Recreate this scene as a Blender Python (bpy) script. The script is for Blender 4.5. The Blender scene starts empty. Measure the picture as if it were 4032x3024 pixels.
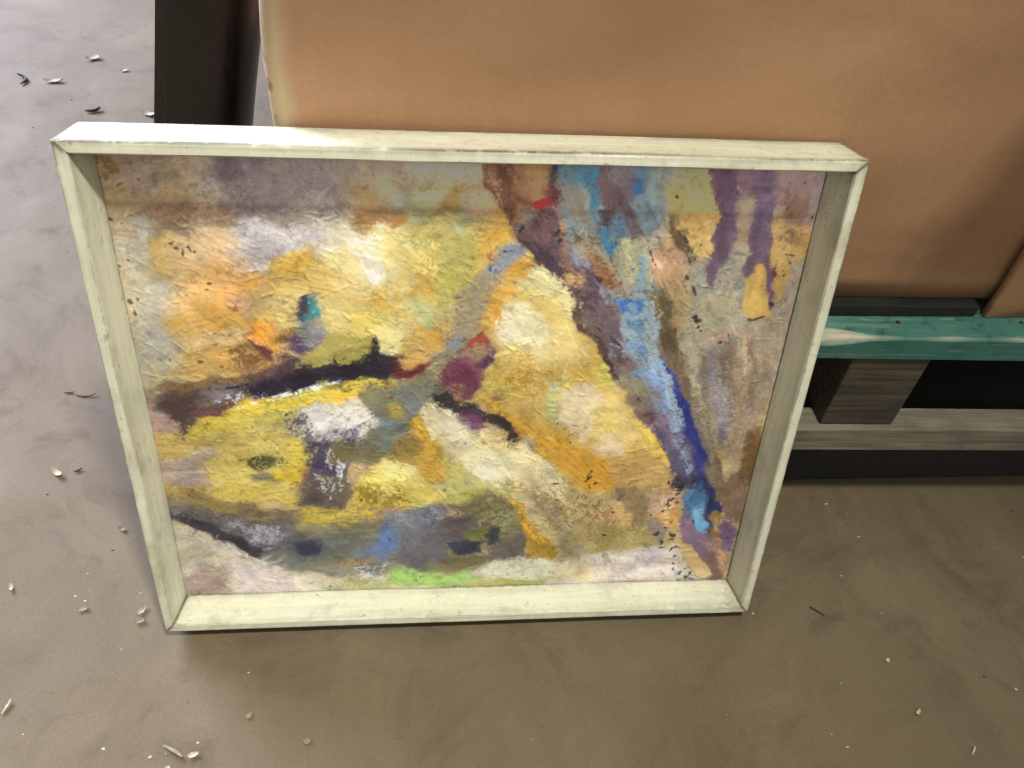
import bpy, bmesh, math, random
import numpy as np
from mathutils import Vector, Matrix

S = bpy.context.scene
COL = S.collection
R = math.radians

# ---------------------------------------------------------------- camera
cam = bpy.data.cameras.new("camera")
cam.sensor_width = 36.0
cam.lens = 28.64
cam.clip_start = 0.02
cam.clip_end = 200
camo = bpy.data.objects.new("camera", cam)
COL.objects.link(camo)
camo.matrix_world = Matrix(((0.994640, 0.003991, -0.103320, 0), (-0.074469, 0.720873, -0.689055, 0),
                            (0.071731, 0.693056, 0.717306, 1.0021), (0, 0, 0, 1)))
S.camera = camo

# ---------------------------------------------------------------- light of the hall
W = bpy.data.worlds.new("World")
S.world = W
W.use_nodes = True
wb = W.node_tree.nodes["Background"]
wb.inputs[0].default_value = (1.0, 0.93, 0.80, 1)
wb.inputs[1].default_value = 0.47

def area(name, loc, target, size, size_y, power, color, spread=180):
    l = bpy.data.lights.new(name, 'AREA')
    l.shape = 'RECTANGLE'; l.size = size; l.size_y = size_y
    l.energy = power; l.color = color; l.spread = R(spread)
    o = bpy.data.objects.new(name, l)
    COL.objects.link(o)
    o.location = loc
    o.rotation_euler = (Vector(target) - Vector(loc)).to_track_quat('-Z', 'Y').to_euler()
    return o

area("ceiling_lamp_or_fill", (0.58, -0.28, 3.3), (-0.32, 0.52, 0.0), 0.24, 0.24, 17.6, (1.0, 0.955, 0.80), 68)
area("ceiling_lamp_or_fill", (1.3, -3.3, 3.2), (0.05, 0.62, 0.3), 1.3, 0.5, 13, (1.0, 0.955, 0.82))  # fill lamp, added to lighten the canvas under the top rail
area("door_daylight", (-4.2, 4.6, 2.6), (-0.9, 1.6, 0.0), 3.2, 2.4, 1330, (0.72, 0.76, 1.0))

vs = S.view_settings
S.display_settings.display_device = 'sRGB'
vs.view_transform = 'Standard'; vs.look = 'None'; vs.exposure = 0.0; vs.gamma = 1.0
vs.use_curve_mapping = False

# ---------------------------------------------------------------- helpers
def link(name, me, mat=None, parent=None):
    o = bpy.data.objects.new(name, me)
    COL.objects.link(o)
    if mat: me.materials.append(mat)
    if parent: o.parent = parent
    return o

def tag(o, label=None, cat=None, group=None, kind=None):
    for k, v in (("label", label), ("category", cat), ("group", group), ("kind", kind)):
        if v: o[k] = v
    return o

def thing(name, label, cat, loc=(0, 0, 0), rot=(0, 0, 0), group=None):
    o = bpy.data.objects.new(name, None)
    COL.objects.link(o)
    o.empty_display_size = .05
    o.location = loc; o.rotation_euler = rot
    return tag(o, label, cat, group)

def lin(c):
    c = np.asarray(c, float) / 255.0
    return tuple(np.where(c <= .04045, c / 12.92, ((c + .055) / 1.055) ** 2.4))

class NT:
    """Small builder for a procedural material."""
    def __init__(self, name, rough=.6, spec=.3):
        self.m = bpy.data.materials.new(name); self.m.use_nodes = True
        self.t = self.m.node_tree; self.b = self.t.nodes["Principled BSDF"]
        self.b.inputs["Roughness"].default_value = rough
        self.b.inputs["Specular IOR Level"].default_value = spec
        self.tc = self.t.nodes.new("ShaderNodeTexCoord")
    def n(self, kind, **k):
        x = self.t.nodes.new(kind)
        for a, v in k.items(): setattr(x, a, v)
        return x
    def l(self, a, b): self.t.links.new(a, b)
    def coord(self, scale=(1, 1, 1), loc=(0, 0, 0), rot=(0, 0, 0), out="Object"):
        mp = self.n("ShaderNodeMapping")
        mp.inputs["Scale"].default_value = scale; mp.inputs["Location"].default_value = loc; mp.inputs["Rotation"].default_value = rot
        self.l(self.tc.outputs[out], mp.inputs[0])
        return mp.outputs[0]
    def noise(self, v, scale=5, detail=5, rough=.6, dist=0):
        x = self.n("ShaderNodeTexNoise")
        x.inputs["Scale"].default_value = scale; x.inputs["Detail"].default_value = detail
        x.inputs["Roughness"].default_value = rough; x.inputs["Distortion"].default_value = dist
        self.l(v, x.inputs["Vector"])
        return x.outputs[0]
    def ramp(self, f, stops, interp='LINEAR'):
        x = self.n("ShaderNodeValToRGB"); e = x.color_ramp.elements; x.color_ramp.interpolation = interp
        while len(e) > 1: e.remove(e[-1])
        for i, (p, c) in enumerate(stops):
            q = e[0] if i == 0 else e.new(p)
            q.position = p; q.color = (c, c, c, 1) if isinstance(c, (int, float)) else (*c, 1)
        self.l(f, x.inputs[0])
        return x.outputs[0]
    def mix(self, f, a, b, mode='MIX'):
        x = self.n("ShaderNodeMix", data_type='RGBA', blend_type=mode)
        for s, v in ((x.inputs[0], f), (x.inputs[6], a), (x.inputs[7], b)):
            if isinstance(v, (int, float)): s.default_value = v
            elif isinstance(v, tuple): s.default_value = (*v, 1)
            else: self.l(v, s)
        return x.outputs[2]
    def math(self, op, a, b=0.0):
        x = self.n("ShaderNodeMath", operation=op)
        for s, v in ((x.inputs[0], a), (x.inputs[1], b)):
            if isinstance(v, (int, float)): s.default_value = v
            else: self.l(v, s)
        return x.outputs[0]
    def attr(self, name):
        x = self.n("ShaderNodeAttribute"); x.attribute_name = name
        return x
    def base(self, c):
        if isinstance(c, tuple): self.b.inputs["Base Color"].default_value = (*c, 1)
        else: self.l(c, self.b.inputs["Base Color"])
    def bump(self, h, strength=.2, dist=.002):
        x = self.n("ShaderNodeBump"); x.inputs["Strength"].default_value = strength; x.inputs["Distance"].default_value = dist
        self.l(h, x.inputs["Height"]); self.l(x.outputs[0], self.b.inputs["Normal"])

# ---------------------------------------------------------------- materials
def mat_floor():
    k = NT("worn_concrete", .62, .28)
    v = k.coord()
    warp = k.noise(v, 1.6, 4, .55)
    vm = k.n("ShaderNodeVectorMath", operation='MULTIPLY_ADD')
    wn = k.n("ShaderNodeTexNoise"); wn.inputs["Scale"].default_value = 2.2; wn.inputs["Detail"].default_value = 3
    k.l(v, wn.inputs["Vector"]); k.l(wn.outputs[1], vm.inputs[0]); vm.inputs[1].default_value = (.35, .35, 0); k.l(v, vm.inputs[2])
    vw = vm.outputs[0]
    big = k.noise(vw, 2.3, 6, .62)
    mid = k.noise(vw, 9, 6, .65)
    sw = k.n("ShaderNodeMapping"); sw.inputs["Scale"].default_value = (5, 2.0, 1); sw.inputs["Rotation"].default_value = (0, 0, R(34)); k.l(vw, sw.inputs[0])
    streak = k.noise(sw.outputs[0], 1.6, 7, .68)
    fine = k.noise(v, 190, 3, .7)
    c = k.ramp(big, [(.28, (0.108, 0.084, 0.051)), (.5, (0.131, 0.103, 0.065)), (.72, (0.156, 0.126, 0.082))])
    c = k.mix(k.ramp(streak, [(.34, .40), (.58, 0)]), c, (0.088, 0.066, 0.040))
    c = k.mix(k.ramp(streak, [(.56, 0), (.80, .30)]), c, (0.186, 0.158, 0.108))
    c = k.mix(k.ramp(mid, [(.30, .55), (.43, 0)]), c, (0.068, 0.050, 0.031))
    c = k.mix(k.ramp(mid, [(.60, 0), (.78, .32)]), c, (0.192, 0.164, 0.114))
    grit = k.noise(v, 420, 3, .75)
    pits = k.noise(v, 75, 4, .72)
    c = k.mix(k.ramp(grit, [(.56, 0), (.68, .30)]), c, (0.248, 0.214, 0.148))
    c = k.mix(k.ramp(grit, [(.32, .32), (.44, 0)]), c, (0.060, 0.047, 0.030))
    c = k.mix(k.ramp(pits, [(.28, .60), (.37, 0)]), c, (0.066, 0.050, 0.032))
    c = k.mix(k.ramp(pits, [(.68, 0), (.76, .34)]), c, (0.236, 0.197, 0.133))
    sm = k.noise(vw, 4.2, 8, .72, 1.6)
    c = k.mix(k.ramp(sm, [(.36, .45), (.48, 0)]), c, (0.075, 0.055, 0.033))
    c = k.mix(k.ramp(sm, [(.60, 0), (.72, .30)]), c, (0.209, 0.173, 0.116))
    c = k.mix(.10, c, fine, 'OVERLAY')
    k.base(c)
    k.l(k.ramp(mid, [(.3, .80), (.7, .70)]), k.b.inputs["Roughness"])
    h = k.math('ADD', k.math('MULTIPLY', mid, .6), k.math('MULTIPLY', fine, .12))
    k.bump(h, .04, .002)
    return k.m

def mat_frame(seed, ax):
    """Old cream paint on wood; grain runs along axis ax (0 = x, 2 = z)."""
    k = NT("old_cream_paint", .48, .35)
    sc = [34, 34, 34]; sc[ax] = 2.2
    g = k.noise(k.coord(tuple(sc), (seed, 0, seed)), 4, 5, .6)
    v = k.coord(loc=(seed, seed * .7, 0))
    big = k.noise(v, 7, 4, .6)
    blot = k.noise(v, 16, 5, .65)
    spot = k.noise(v, 120, 2, .5)
    sw = k.noise(k.coord((170, 170, 22), (seed, 0, 0), (0, R(52), 0)), 1, 3, .6)
    wear = k.attr("wear").outputs["Fac"]
    nick = k.attr("nick").outputs["Fac"]
    c = k.ramp(big, [(.3, (.635, .65, .53)), (.55, (.69, .70, .58)), (.75, (.69, .685, .595))])
    c = k.mix(k.ramp(g, [(.40, .30), (.55, 0)]), c, (.48, .485, .385))
    c = k.mix(k.ramp(blot, [(.33, .55), (.45, 0)]), c, (.40, .385, .30))
    c = k.mix(k.ramp(blot, [(.64, 0), (.78, .5)]), c, (.70, .68, .60))
    c = k.mix(k.ramp(sw, [(.34, .22), (.50, 0)]), c, (.46, .45, .345))
    c = k.mix(k.ramp(spot, [(.675, 0), (.73, .6)]), c, (.30, .27, .19))
    e = k.math('MULTIPLY', wear, k.ramp(k.noise(v, 55, 4, .7), [(.28, .15), (.52, .95)]))
    c = k.mix(e, c, (.12, .105, .07))
    c = k.mix(nick, c, (.12, .095, .065))
    k.base(c)
    saw = k.noise(k.coord((210, 210, 26), (seed, 0, 0), (0, R(52), 0)), 1, 4, .6)
    k.bump(k.math('ADD', k.math('ADD', g, k.math('MULTIPLY', spot, .3)), k.math('MULTIPLY', saw, .8)), .30, .0012)
    return k.m

def mat_paint():
    k = NT("oil_paint", .36, .45)
    k.base(k.attr("paint").outputs["Color"])
    return k.m

def mat_card(name, tint=1.0, seed=0, corner=None):
    k = NT(name, .72, .18)
    v = k.coord(loc=(seed, seed, 0))
    flute = k.noise(k.coord((260, 260, 2.5), (seed, 0, 0)), 1, 3, .5)
    big = k.noise(v, 3.0, 4, .55)
    fib = k.noise(v, 150, 4, .7)
    c = k.ramp(big, [(.3, (0.316 * tint, 0.182 * tint, 0.104 * tint)), (.7, (0.383 * tint, 0.227 * tint, 0.131 * tint))])
    c = k.mix(k.ramp(fib, [(.35, .30), (.6, 0)]), c, (0.268 * tint, 0.154 * tint, 0.086 * tint))
    c = k.mix(.035, c, flute, 'OVERLAY')
    sc = k.noise(k.coord((3, 3, 60), (seed, 0, 0), (0, .25, 0)), 2.2, 5, .6)
    c = k.mix(k.ramp(sc, [(.70, 0), (.76, .25)]), c, (0.496 * tint, 0.325 * tint, 0.214 * tint))
    st = k.noise(k.coord((1.2, 1.2, 2.4), (seed * 2, 0, 1)), 2.6, 5, .6, .6)
    c = k.mix(k.ramp(st, [(.34, .38), (.52, 0)]), c, (0.221 * tint, 0.127 * tint, 0.072 * tint))
    c = k.mix(k.ramp(st, [(.56, 0), (.74, .30)]), c, (0.470 * tint, 0.293 * tint, 0.187 * tint))
    rub = k.noise(k.coord((14, 14, 1.2), (seed, 0, 0)), 3, 5, .6)
    c = k.mix(k.ramp(rub, [(.62, 0), (.74, .16)]), c, (0.510 * tint, 0.338 * tint, 0.228 * tint))
    if corner is not None:                                          # pale strip and brown scuffs along the left corner
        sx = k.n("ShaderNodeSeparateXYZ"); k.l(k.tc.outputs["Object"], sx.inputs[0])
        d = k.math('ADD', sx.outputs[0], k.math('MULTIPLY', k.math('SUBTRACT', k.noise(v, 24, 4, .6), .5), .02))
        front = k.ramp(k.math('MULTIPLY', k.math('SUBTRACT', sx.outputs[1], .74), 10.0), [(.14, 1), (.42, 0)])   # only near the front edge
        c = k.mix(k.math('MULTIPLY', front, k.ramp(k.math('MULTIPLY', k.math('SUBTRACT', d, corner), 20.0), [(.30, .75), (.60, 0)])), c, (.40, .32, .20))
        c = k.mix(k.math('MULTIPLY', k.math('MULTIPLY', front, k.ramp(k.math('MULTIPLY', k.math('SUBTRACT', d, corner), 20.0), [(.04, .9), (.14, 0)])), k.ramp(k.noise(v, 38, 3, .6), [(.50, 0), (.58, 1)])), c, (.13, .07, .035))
    k.base(c)
    k.bump(k.math('ADD', flute, k.math('MULTIPLY', fib, .4)), .10, .0015)
    return k.m

def mat_wood(name, dark, light, ax=0, seed=0, teal=None):
    k = NT(name, .74, .22)
    sc = [60, 60, 60]; sc[ax] = 2.6
    g = k.noise(k.coord(tuple(sc), (seed, seed, seed)), 2.2, 6, .65, .4)
    v = k.coord(loc=(seed, 0, seed))
    big = k.noise(v, 9, 5, .6)
    c = k.ramp(g, [(.3, dark), (.68, light)])
    c = k.mix(k.ramp(big, [(.35, .5), (.55, 0)]), c, tuple(x * .55 for x in dark))
    if teal:
        t = k.ramp(big, [(.3, tuple(x * .72 for x in teal)), (.7, tuple(min(1, x * 1.25 + .01) for x in teal))])
        t = k.mix(k.ramp(g, [(.54, 0), (.72, .42)]), t, (.26, .33, .29))
        t = k.mix(k.ramp(k.noise(v, 46, 5, .7), [(.34, .6), (.44, 0)]), t, tuple(x * .35 for x in teal))
        bare = k.attr("bare").outputs["Fac"]
        f = k.math('MULTIPLY', bare, 1.0)
        scuff = k.ramp(k.noise(k.coord((4, 30, 30), (seed, 0, 0)), 5, 5, .7), [(.58, 0), (.70, .5)])
        c = k.mix(k.math('MAXIMUM', f, 0.0), k.mix(scuff, t, (.33, .31, .26)), c)
    k.base(c)
    k.bump(g, .35, .0015)
    return k.m

def mat_dark(name, c, rough):
    k = NT(name, rough, .7)
    n = k.noise(k.coord((30, 30, 3)), 3, 4, .6)
    k.base(k.ramp(n, [(.3, c), (.7, tuple(x * 1.7 for x in c))]))
    k.l(k.ramp(n, [(.3, rough * .8), (.7, min(1, rough * 1.2))]), k.b.inputs["Roughness"])
    return k.m

def mat_chip(name, c, seed):
    k = NT(name, .7, .2)
    n = k.noise(k.coord(loc=(seed, 0, 0)), 160, 4, .6)
    k.base(k.ramp(n, [(.3, tuple(x * .72 for x in c)), (.7, c)]))
    return k.m

M_floor = mat_floor()
M_paint = mat_paint()

# ---------------------------------------------------------------- oil paint: colour and relief of the canvas
def smooth(a, b, x):
    t = np.clip((x - a) / (b - a), 0, 1)
    return t * t * (3 - 2 * t)

class Paint:
    """Lays down oil-paint patches, one over the other, on a fine grid (units: 1000 across the canvas)."""
    def __init__(self, nx, ny, height, seed=7):
        self.nx, self.ny = nx, ny
        self.rng = np.random.default_rng(seed)
        self.X, self.Y = np.meshgrid(np.linspace(0, 1000, nx), np.linspace(0, height, ny))
        self.X = self.X.astype(np.float32); self.Y = self.Y.astype(np.float32)
        self.col = np.zeros((ny, nx, 3), np.float32)
        self.h = np.zeros((ny, nx), np.float32)
        self.wx = self.fbm(26, 26, 0, 3) * 2 - 1
        self.wy = self.fbm(26, 26, 0, 3) * 2 - 1
        self.vx = self.fbm(75, 75, 0, 2) * 2 - 1
        self.vy = self.fbm(75, 75, 0, 2) * 2 - 1
        self.grain2 = self.fbm(4.5, 3.0, 30, 2)
        self.mid = self.fbm(60, 60, 0, 3)
        self.fine = self.fbm(9, 9, 0, 3)
        self.grain = self.fbm(3.2, 3.2, 0, 2)
        self.st = {a: (self.fbm(34, 4.2, a, 3), self.fbm(70, 16, a, 2)) for a in range(0, 180, 15)}

    def vnoise(self, x, y):
        n = 256
        g = self.rng.random((n, n), dtype=np.float32)
        xi = np.floor(x).astype(np.int32); yi = np.floor(y).astype(np.int32)
        fx = x - xi; fy = y - yi
        fx = fx * fx * (3 - 2 * fx); fy = fy * fy * (3 - 2 * fy)
        x0 = xi % n; x1 = (xi + 1) % n; y0 = yi % n; y1 = (yi + 1) % n
        return (g[y0, x0] * (1 - fx) + g[y0, x1] * fx) * (1 - fy) + (g[y1, x0] * (1 - fx) + g[y1, x1] * fx) * fy

    def fbm(self, sx, sy, ang, octaves):
        a = math.radians(ang)
        u = (self.X * math.cos(a) + self.Y * math.sin(a)) / sx + self.rng.random() * 200
        v = (-self.X * math.sin(a) + self.Y * math.cos(a)) / sy + self.rng.random() * 200
        out = 0; amp = 1; tot = 0
        for _ in range(octaves):
            out = out + self.vnoise(u, v) * amp
            tot += amp; amp *= .55; u = u * 2.03 + 17; v = v * 2.03 + 5
        out = out / tot
        return np.clip((out - .5) * 1.7 + .5, 0, 1).astype(np.float32)

    def sd(self, px, py, pts):
        p = np.array(pts, np.float32)
        best = np.full(px.shape, 1e9, np.float32)
        inside = np.zeros(px.shape, bool)
        for i in range(len(p)):
            a = p[i]; b = p[i - 1]
            ex, ey = b - a
            wx = px - a[0]; wy = py - a[1]
            t = np.clip((wx * ex + wy * ey) / max(ex * ex + ey * ey, 1e-6), 0, 1)
            best = np.minimum(best, (wx - ex * t) ** 2 + (wy - ey * t) ** 2)
            if abs(a[1] - b[1]) > 1e-6:
                c = (a[1] > py) != (b[1] > py)
                xc = (b[0] - a[0]) * (py - a[1]) / (b[1] - a[1]) + a[0]
                inside ^= c & (px < xc)
        d = np.sqrt(best)
        return np.where(inside, -d, d)

    def lay(self, pts, c1, c2=None, soft=6, rough=6, op=1.0, dry=0.0, ang=0, h=.4, grow=2.0):
        xs = [q[0] for q in pts]; ys = [q[1] for q in pts]
        m = soft + rough + 6
        sx = 1000 / (self.nx - 1); sy = float(self.Y[-1, 0]) / (self.ny - 1)
        i0 = max(0, int((min(xs) - m) / sx)); i1 = min(self.nx, int((max(xs) + m) / sx) + 2)
        j0 = max(0, int((min(ys) - m) / sy)); j1 = min(self.ny, int((max(ys) + m) / sy) + 2)
        if i1 <= i0 or j1 <= j0:
            return
        s = np.s_[j0:j1, i0:i1]
        q = int(round(ang / 15.0)) * 15 % 180
        st, st2 = self.st[q][0][s], self.st[q][1][s]
        d = self.sd(self.X[s] + rough * (self.wx[s] + .5 * self.vx[s]), self.Y[s] + rough * (self.wy[s] + .5 * self.vy[s]), pts)
        fine = self.fine[s]; grain = self.grain[s]
        d = d - grow
        band = 1.6 + soft * (.62 if soft < 5 else .95)                  # bristles break the edge up instead of blurring it
        p = .5 - d / (2 * band)
        n = np.clip((.34 * grain + .33 * fine + .33 * st - .5) * 1.5 + .5, 0, 1)
        a = smooth(-.30, .30, p - (.20 + .60 * n))
        if dry > 0:
            dep = np.clip(-d / (soft + 14), 0, 1)
            n = .24 * st + .27 * fine + .32 * grain + .17 * dep
            a = a * smooth(dry - .06, dry + .06, n)
        a = (a * op)[..., None]
        c1 = np.array(c1, np.float32)
        if c2 is None:
            c2 = c1 * np.array((1.07, 1.075, 1.10), np.float32) + 3
            c1 = c1 * np.array((.93, .92, .90), np.float32)
        c2 = np.array(c2, np.float32)
        t = smooth(.3, .7, .5 * st2 + .5 * self.mid[s])[..., None]
        c = c1 * (1 - t) + c2 * t
        q3 = self.st[(q + 45) % 180][1][s]
        c = c * (1 + .055 * (st[..., None] - .5) + .06 * (fine[..., None] - .5) + .09 * (q3[..., None] - .5))
        self.col[s] = self.col[s] * (1 - a) + c * a
        a = a[..., 0]
        ridge = np.exp(-(d / 5.0) ** 2) * .35                         # paint piles up along the rim of a stroke
        self.h[s] = self.h[s] * (1 - .75 * a) + a * (h * (.25 + .45 * st + .25 * fine + .6 * st2) + ridge * h)

    def speck(self, x, y, rx, ry, ang, c, op=.82):
        a = math.radians(ang); pts = []
        for k in range(7):
            t = k / 7 * 6.2832; r = .7 + .5 * self.rng.random()
            u = max(rx * .86, 1.1) * r * math.cos(t); v = max(ry * .80, 1.0) * r * math.sin(t)
            pts.append((x + u * math.cos(a) - v * math.sin(a), y + u * math.sin(a) + v * math.cos(a)))
        self.lay(pts, c, tuple(k * 1.15 for k in c), soft=1.2, rough=1.5, op=op, h=.6, grow=0)

    def pick(self, dx, dy):
        """The colour dx, dy units away (a loaded knife drags its neighbour's paint along)."""
        sx = (self.nx - 1) / 1000; sy = (self.ny - 1) / float(self.Y[-1, 0])
        i = np.clip((self.X + dx) * sx, 0, self.nx - 1).astype(np.int32)
        j = np.clip((self.Y + dy) * sy, 0, self.ny - 1).astype(np.int32)
        return self.col[j, i]

    def scumble(self, reach, lo, hi, op, ang, size):
        n1 = self.fbm(size * 2, size * 2, 0, 2) * 2 - 1
        n2 = self.fbm(size * 2, size * 2, 0, 2) * 2 - 1
        m = .72 * self.fbm(size * 1.3, size * .35, ang, 3) + .18 * self.fine + .1 * self.grain
        m = smooth(lo, hi, m) * op
        c = self.pick(n1 * reach, n2 * reach)
        self.col = self.col * (1 - m[..., None]) + c * m[..., None]
        self.h += .06 * m

    def finish(self):
        """Broken colour, dirt, weave and knife ridges over everything."""
        x = self.X / 1000
        for length, seed_mix, keep in ((15, .9, .30), (8, .6, .35)):
            ang = np.radians(160 + 90 * smooth(.38, .75, x) + 70 * (self.fbm(120, 120, 0, 2) - .5) * 2 * seed_mix)
            cx, cy = np.cos(ang), np.sin(ang)
            acc = 0
            for t in np.linspace(-1, 1, 7):
                acc = acc + self.pick(cx * t * length, cy * t * length)
            acc = acc / 7
            k = smooth(.40, .62, .5 * self.fbm(7, 4, 30, 2) + .3 * self.grain + .2 * self.fine) * (1 - keep)
            edge = smooth(18, 60, np.abs(acc - self.col).sum(-1))        # leave the crispest borders mostly alone
            k = (k + keep * .5) * (1 - .45 * edge) * (1 - .45 * smooth(.50, .62, x))
            self.col = self.col * (1 - k[..., None]) + acc * k[..., None]
        hy = float(self.Y[-1, 0]); rg = self.rng
        for _ in range(1500):                                          # small dabs that carry a neighbour's colour along
            cx, cy = rg.random() * 1000, rg.random() * hy
            ang = math.radians(160 + 90 * float(smooth(380, 750, cx)) + rg.normal() * 28)
            L, wd = 5 + 15 * rg.random() ** 2, 1.6 + 3.4 * rg.random()
            px = min(999, max(0, cx + rg.normal() * 16)); py = min(hy - 1, max(0, cy + rg.normal() * 16))
            c = self.col[int(py / hy * (self.ny - 1)), int(px / 1000 * (self.nx - 1))] * (1 + .13 * rg.normal()) + rg.normal() * 5
            ca, sa = math.cos(ang), math.sin(ang)
            pts = [(cx + u * L * ca - v * wd * sa, cy + u * L * sa + v * wd * ca) for u, v in ((-1, -.5), (-.2, -1), (.8, -.7), (1, .3), (.1, 1), (-.8, .6))]
            self.lay(pts, np.clip(c, 20, 245), None, soft=4, rough=3, op=.42, ang=math.degrees(ang) % 180, h=.5, grow=0)
        self.scumble(9, .56, .70, .30, 60, 12)
        # thin washes that shift hue a little from place to place
        w1 = self.fbm(90, 60, 30, 4); w2 = self.fbm(50, 34, 140, 4); w3 = self.fbm(22, 12, 60, 3)
        k = (.81 + .12 * w1 + .11 * w2 + .06 * w3)
        self.col *= k[..., None]
        warm = (w2 - .5) * .10
        self.col *= np.stack([1 + warm * .5, 1 + warm * .1, 1 - warm], -1)
        lum = self.col.mean(-1, keepdims=True)
        self.col = self.col * .93 + lum * .07
        # grimy pores and light flecks, in clusters
        cl = smooth(.42, .70, self.fbm(80, 80, 0, 3))
        pore = smooth(.66, .86, .6 * self.fbm(3.6, 2.6, 20, 2) + .4 * self.fbm(7, 4.5, 150, 2)) * (.10 + .80 * cl)
        self.col = self.col * (1 - .24 * pore[..., None]) + np.array((52, 40, 26), np.float32) * .24 * pore[..., None]
        cl2 = smooth(.45, .70, self.fbm(70, 70, 0, 3))
        fl = smooth(.62, .74, .6 * self.fbm(4, 2.4, 40, 2) + .4 * self.fbm(8, 5, 100, 2)) * (.1 + .6 * cl2)
        self.col = self.col * (1 - .38 * fl[..., None]) + np.minimum(self.col * 1.25 + 34, 246) * .38 * fl[..., None]
        st = self.st[165][0]; st2 = self.st[60][0]
        self.col *= (1 + .09 * (self.grain - .5) + .03 * (st - .5) + .05 * (self.fine - .5))[..., None]
        rg = self.rng
        for _ in range(1300):                                           # short raised knife edges
            x, y = rg.random() * 1000, rg.random() * float(self.Y[-1, 0])
            L = 8 + 22 * rg.random(); ang = math.radians(rg.choice([12, 20, 40, 48, 55, 160]) + rg.normal() * 8)
            sx = 1000 / (self.nx - 1); sy = float(self.Y[-1, 0]) / (self.ny - 1)
            i0 = max(0, int((x - L) / sx)); i1 = min(self.nx, int((x + L) / sx)); j0 = max(0, int((y - L) / sy)); j1 = min(self.ny, int((y + L) / sy))
            if i1 - i0 < 3 or j1 - j0 < 3: continue
            s = np.s_[j0:j1, i0:i1]
            u = (self.X[s] - x) * math.cos(ang) + (self.Y[s] - y) * math.sin(ang)
            v = -(self.X[s] - x) * math.sin(ang) + (self.Y[s] - y) * math.cos(ang) + 2.5 * self.wx[s]
            self.h[s] += np.exp(-(u / L * 2) ** 2) * np.exp(-(v / 1.5) ** 2) * (.30 + .55 * rg.random())

    def tooth(self):
        st2 = self.st[60][0]
        weave = (np.sin(self.X * 1.15) * np.sin(self.Y * 1.15)) * .012
        self.h += weave + .12 * (self.fine - .5) + .05 * (self.grain - .5) + .20 * (st2 - .5) + .06 * (self.st[15][0] - .5) + .16 * (self.mid - .5)

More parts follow.
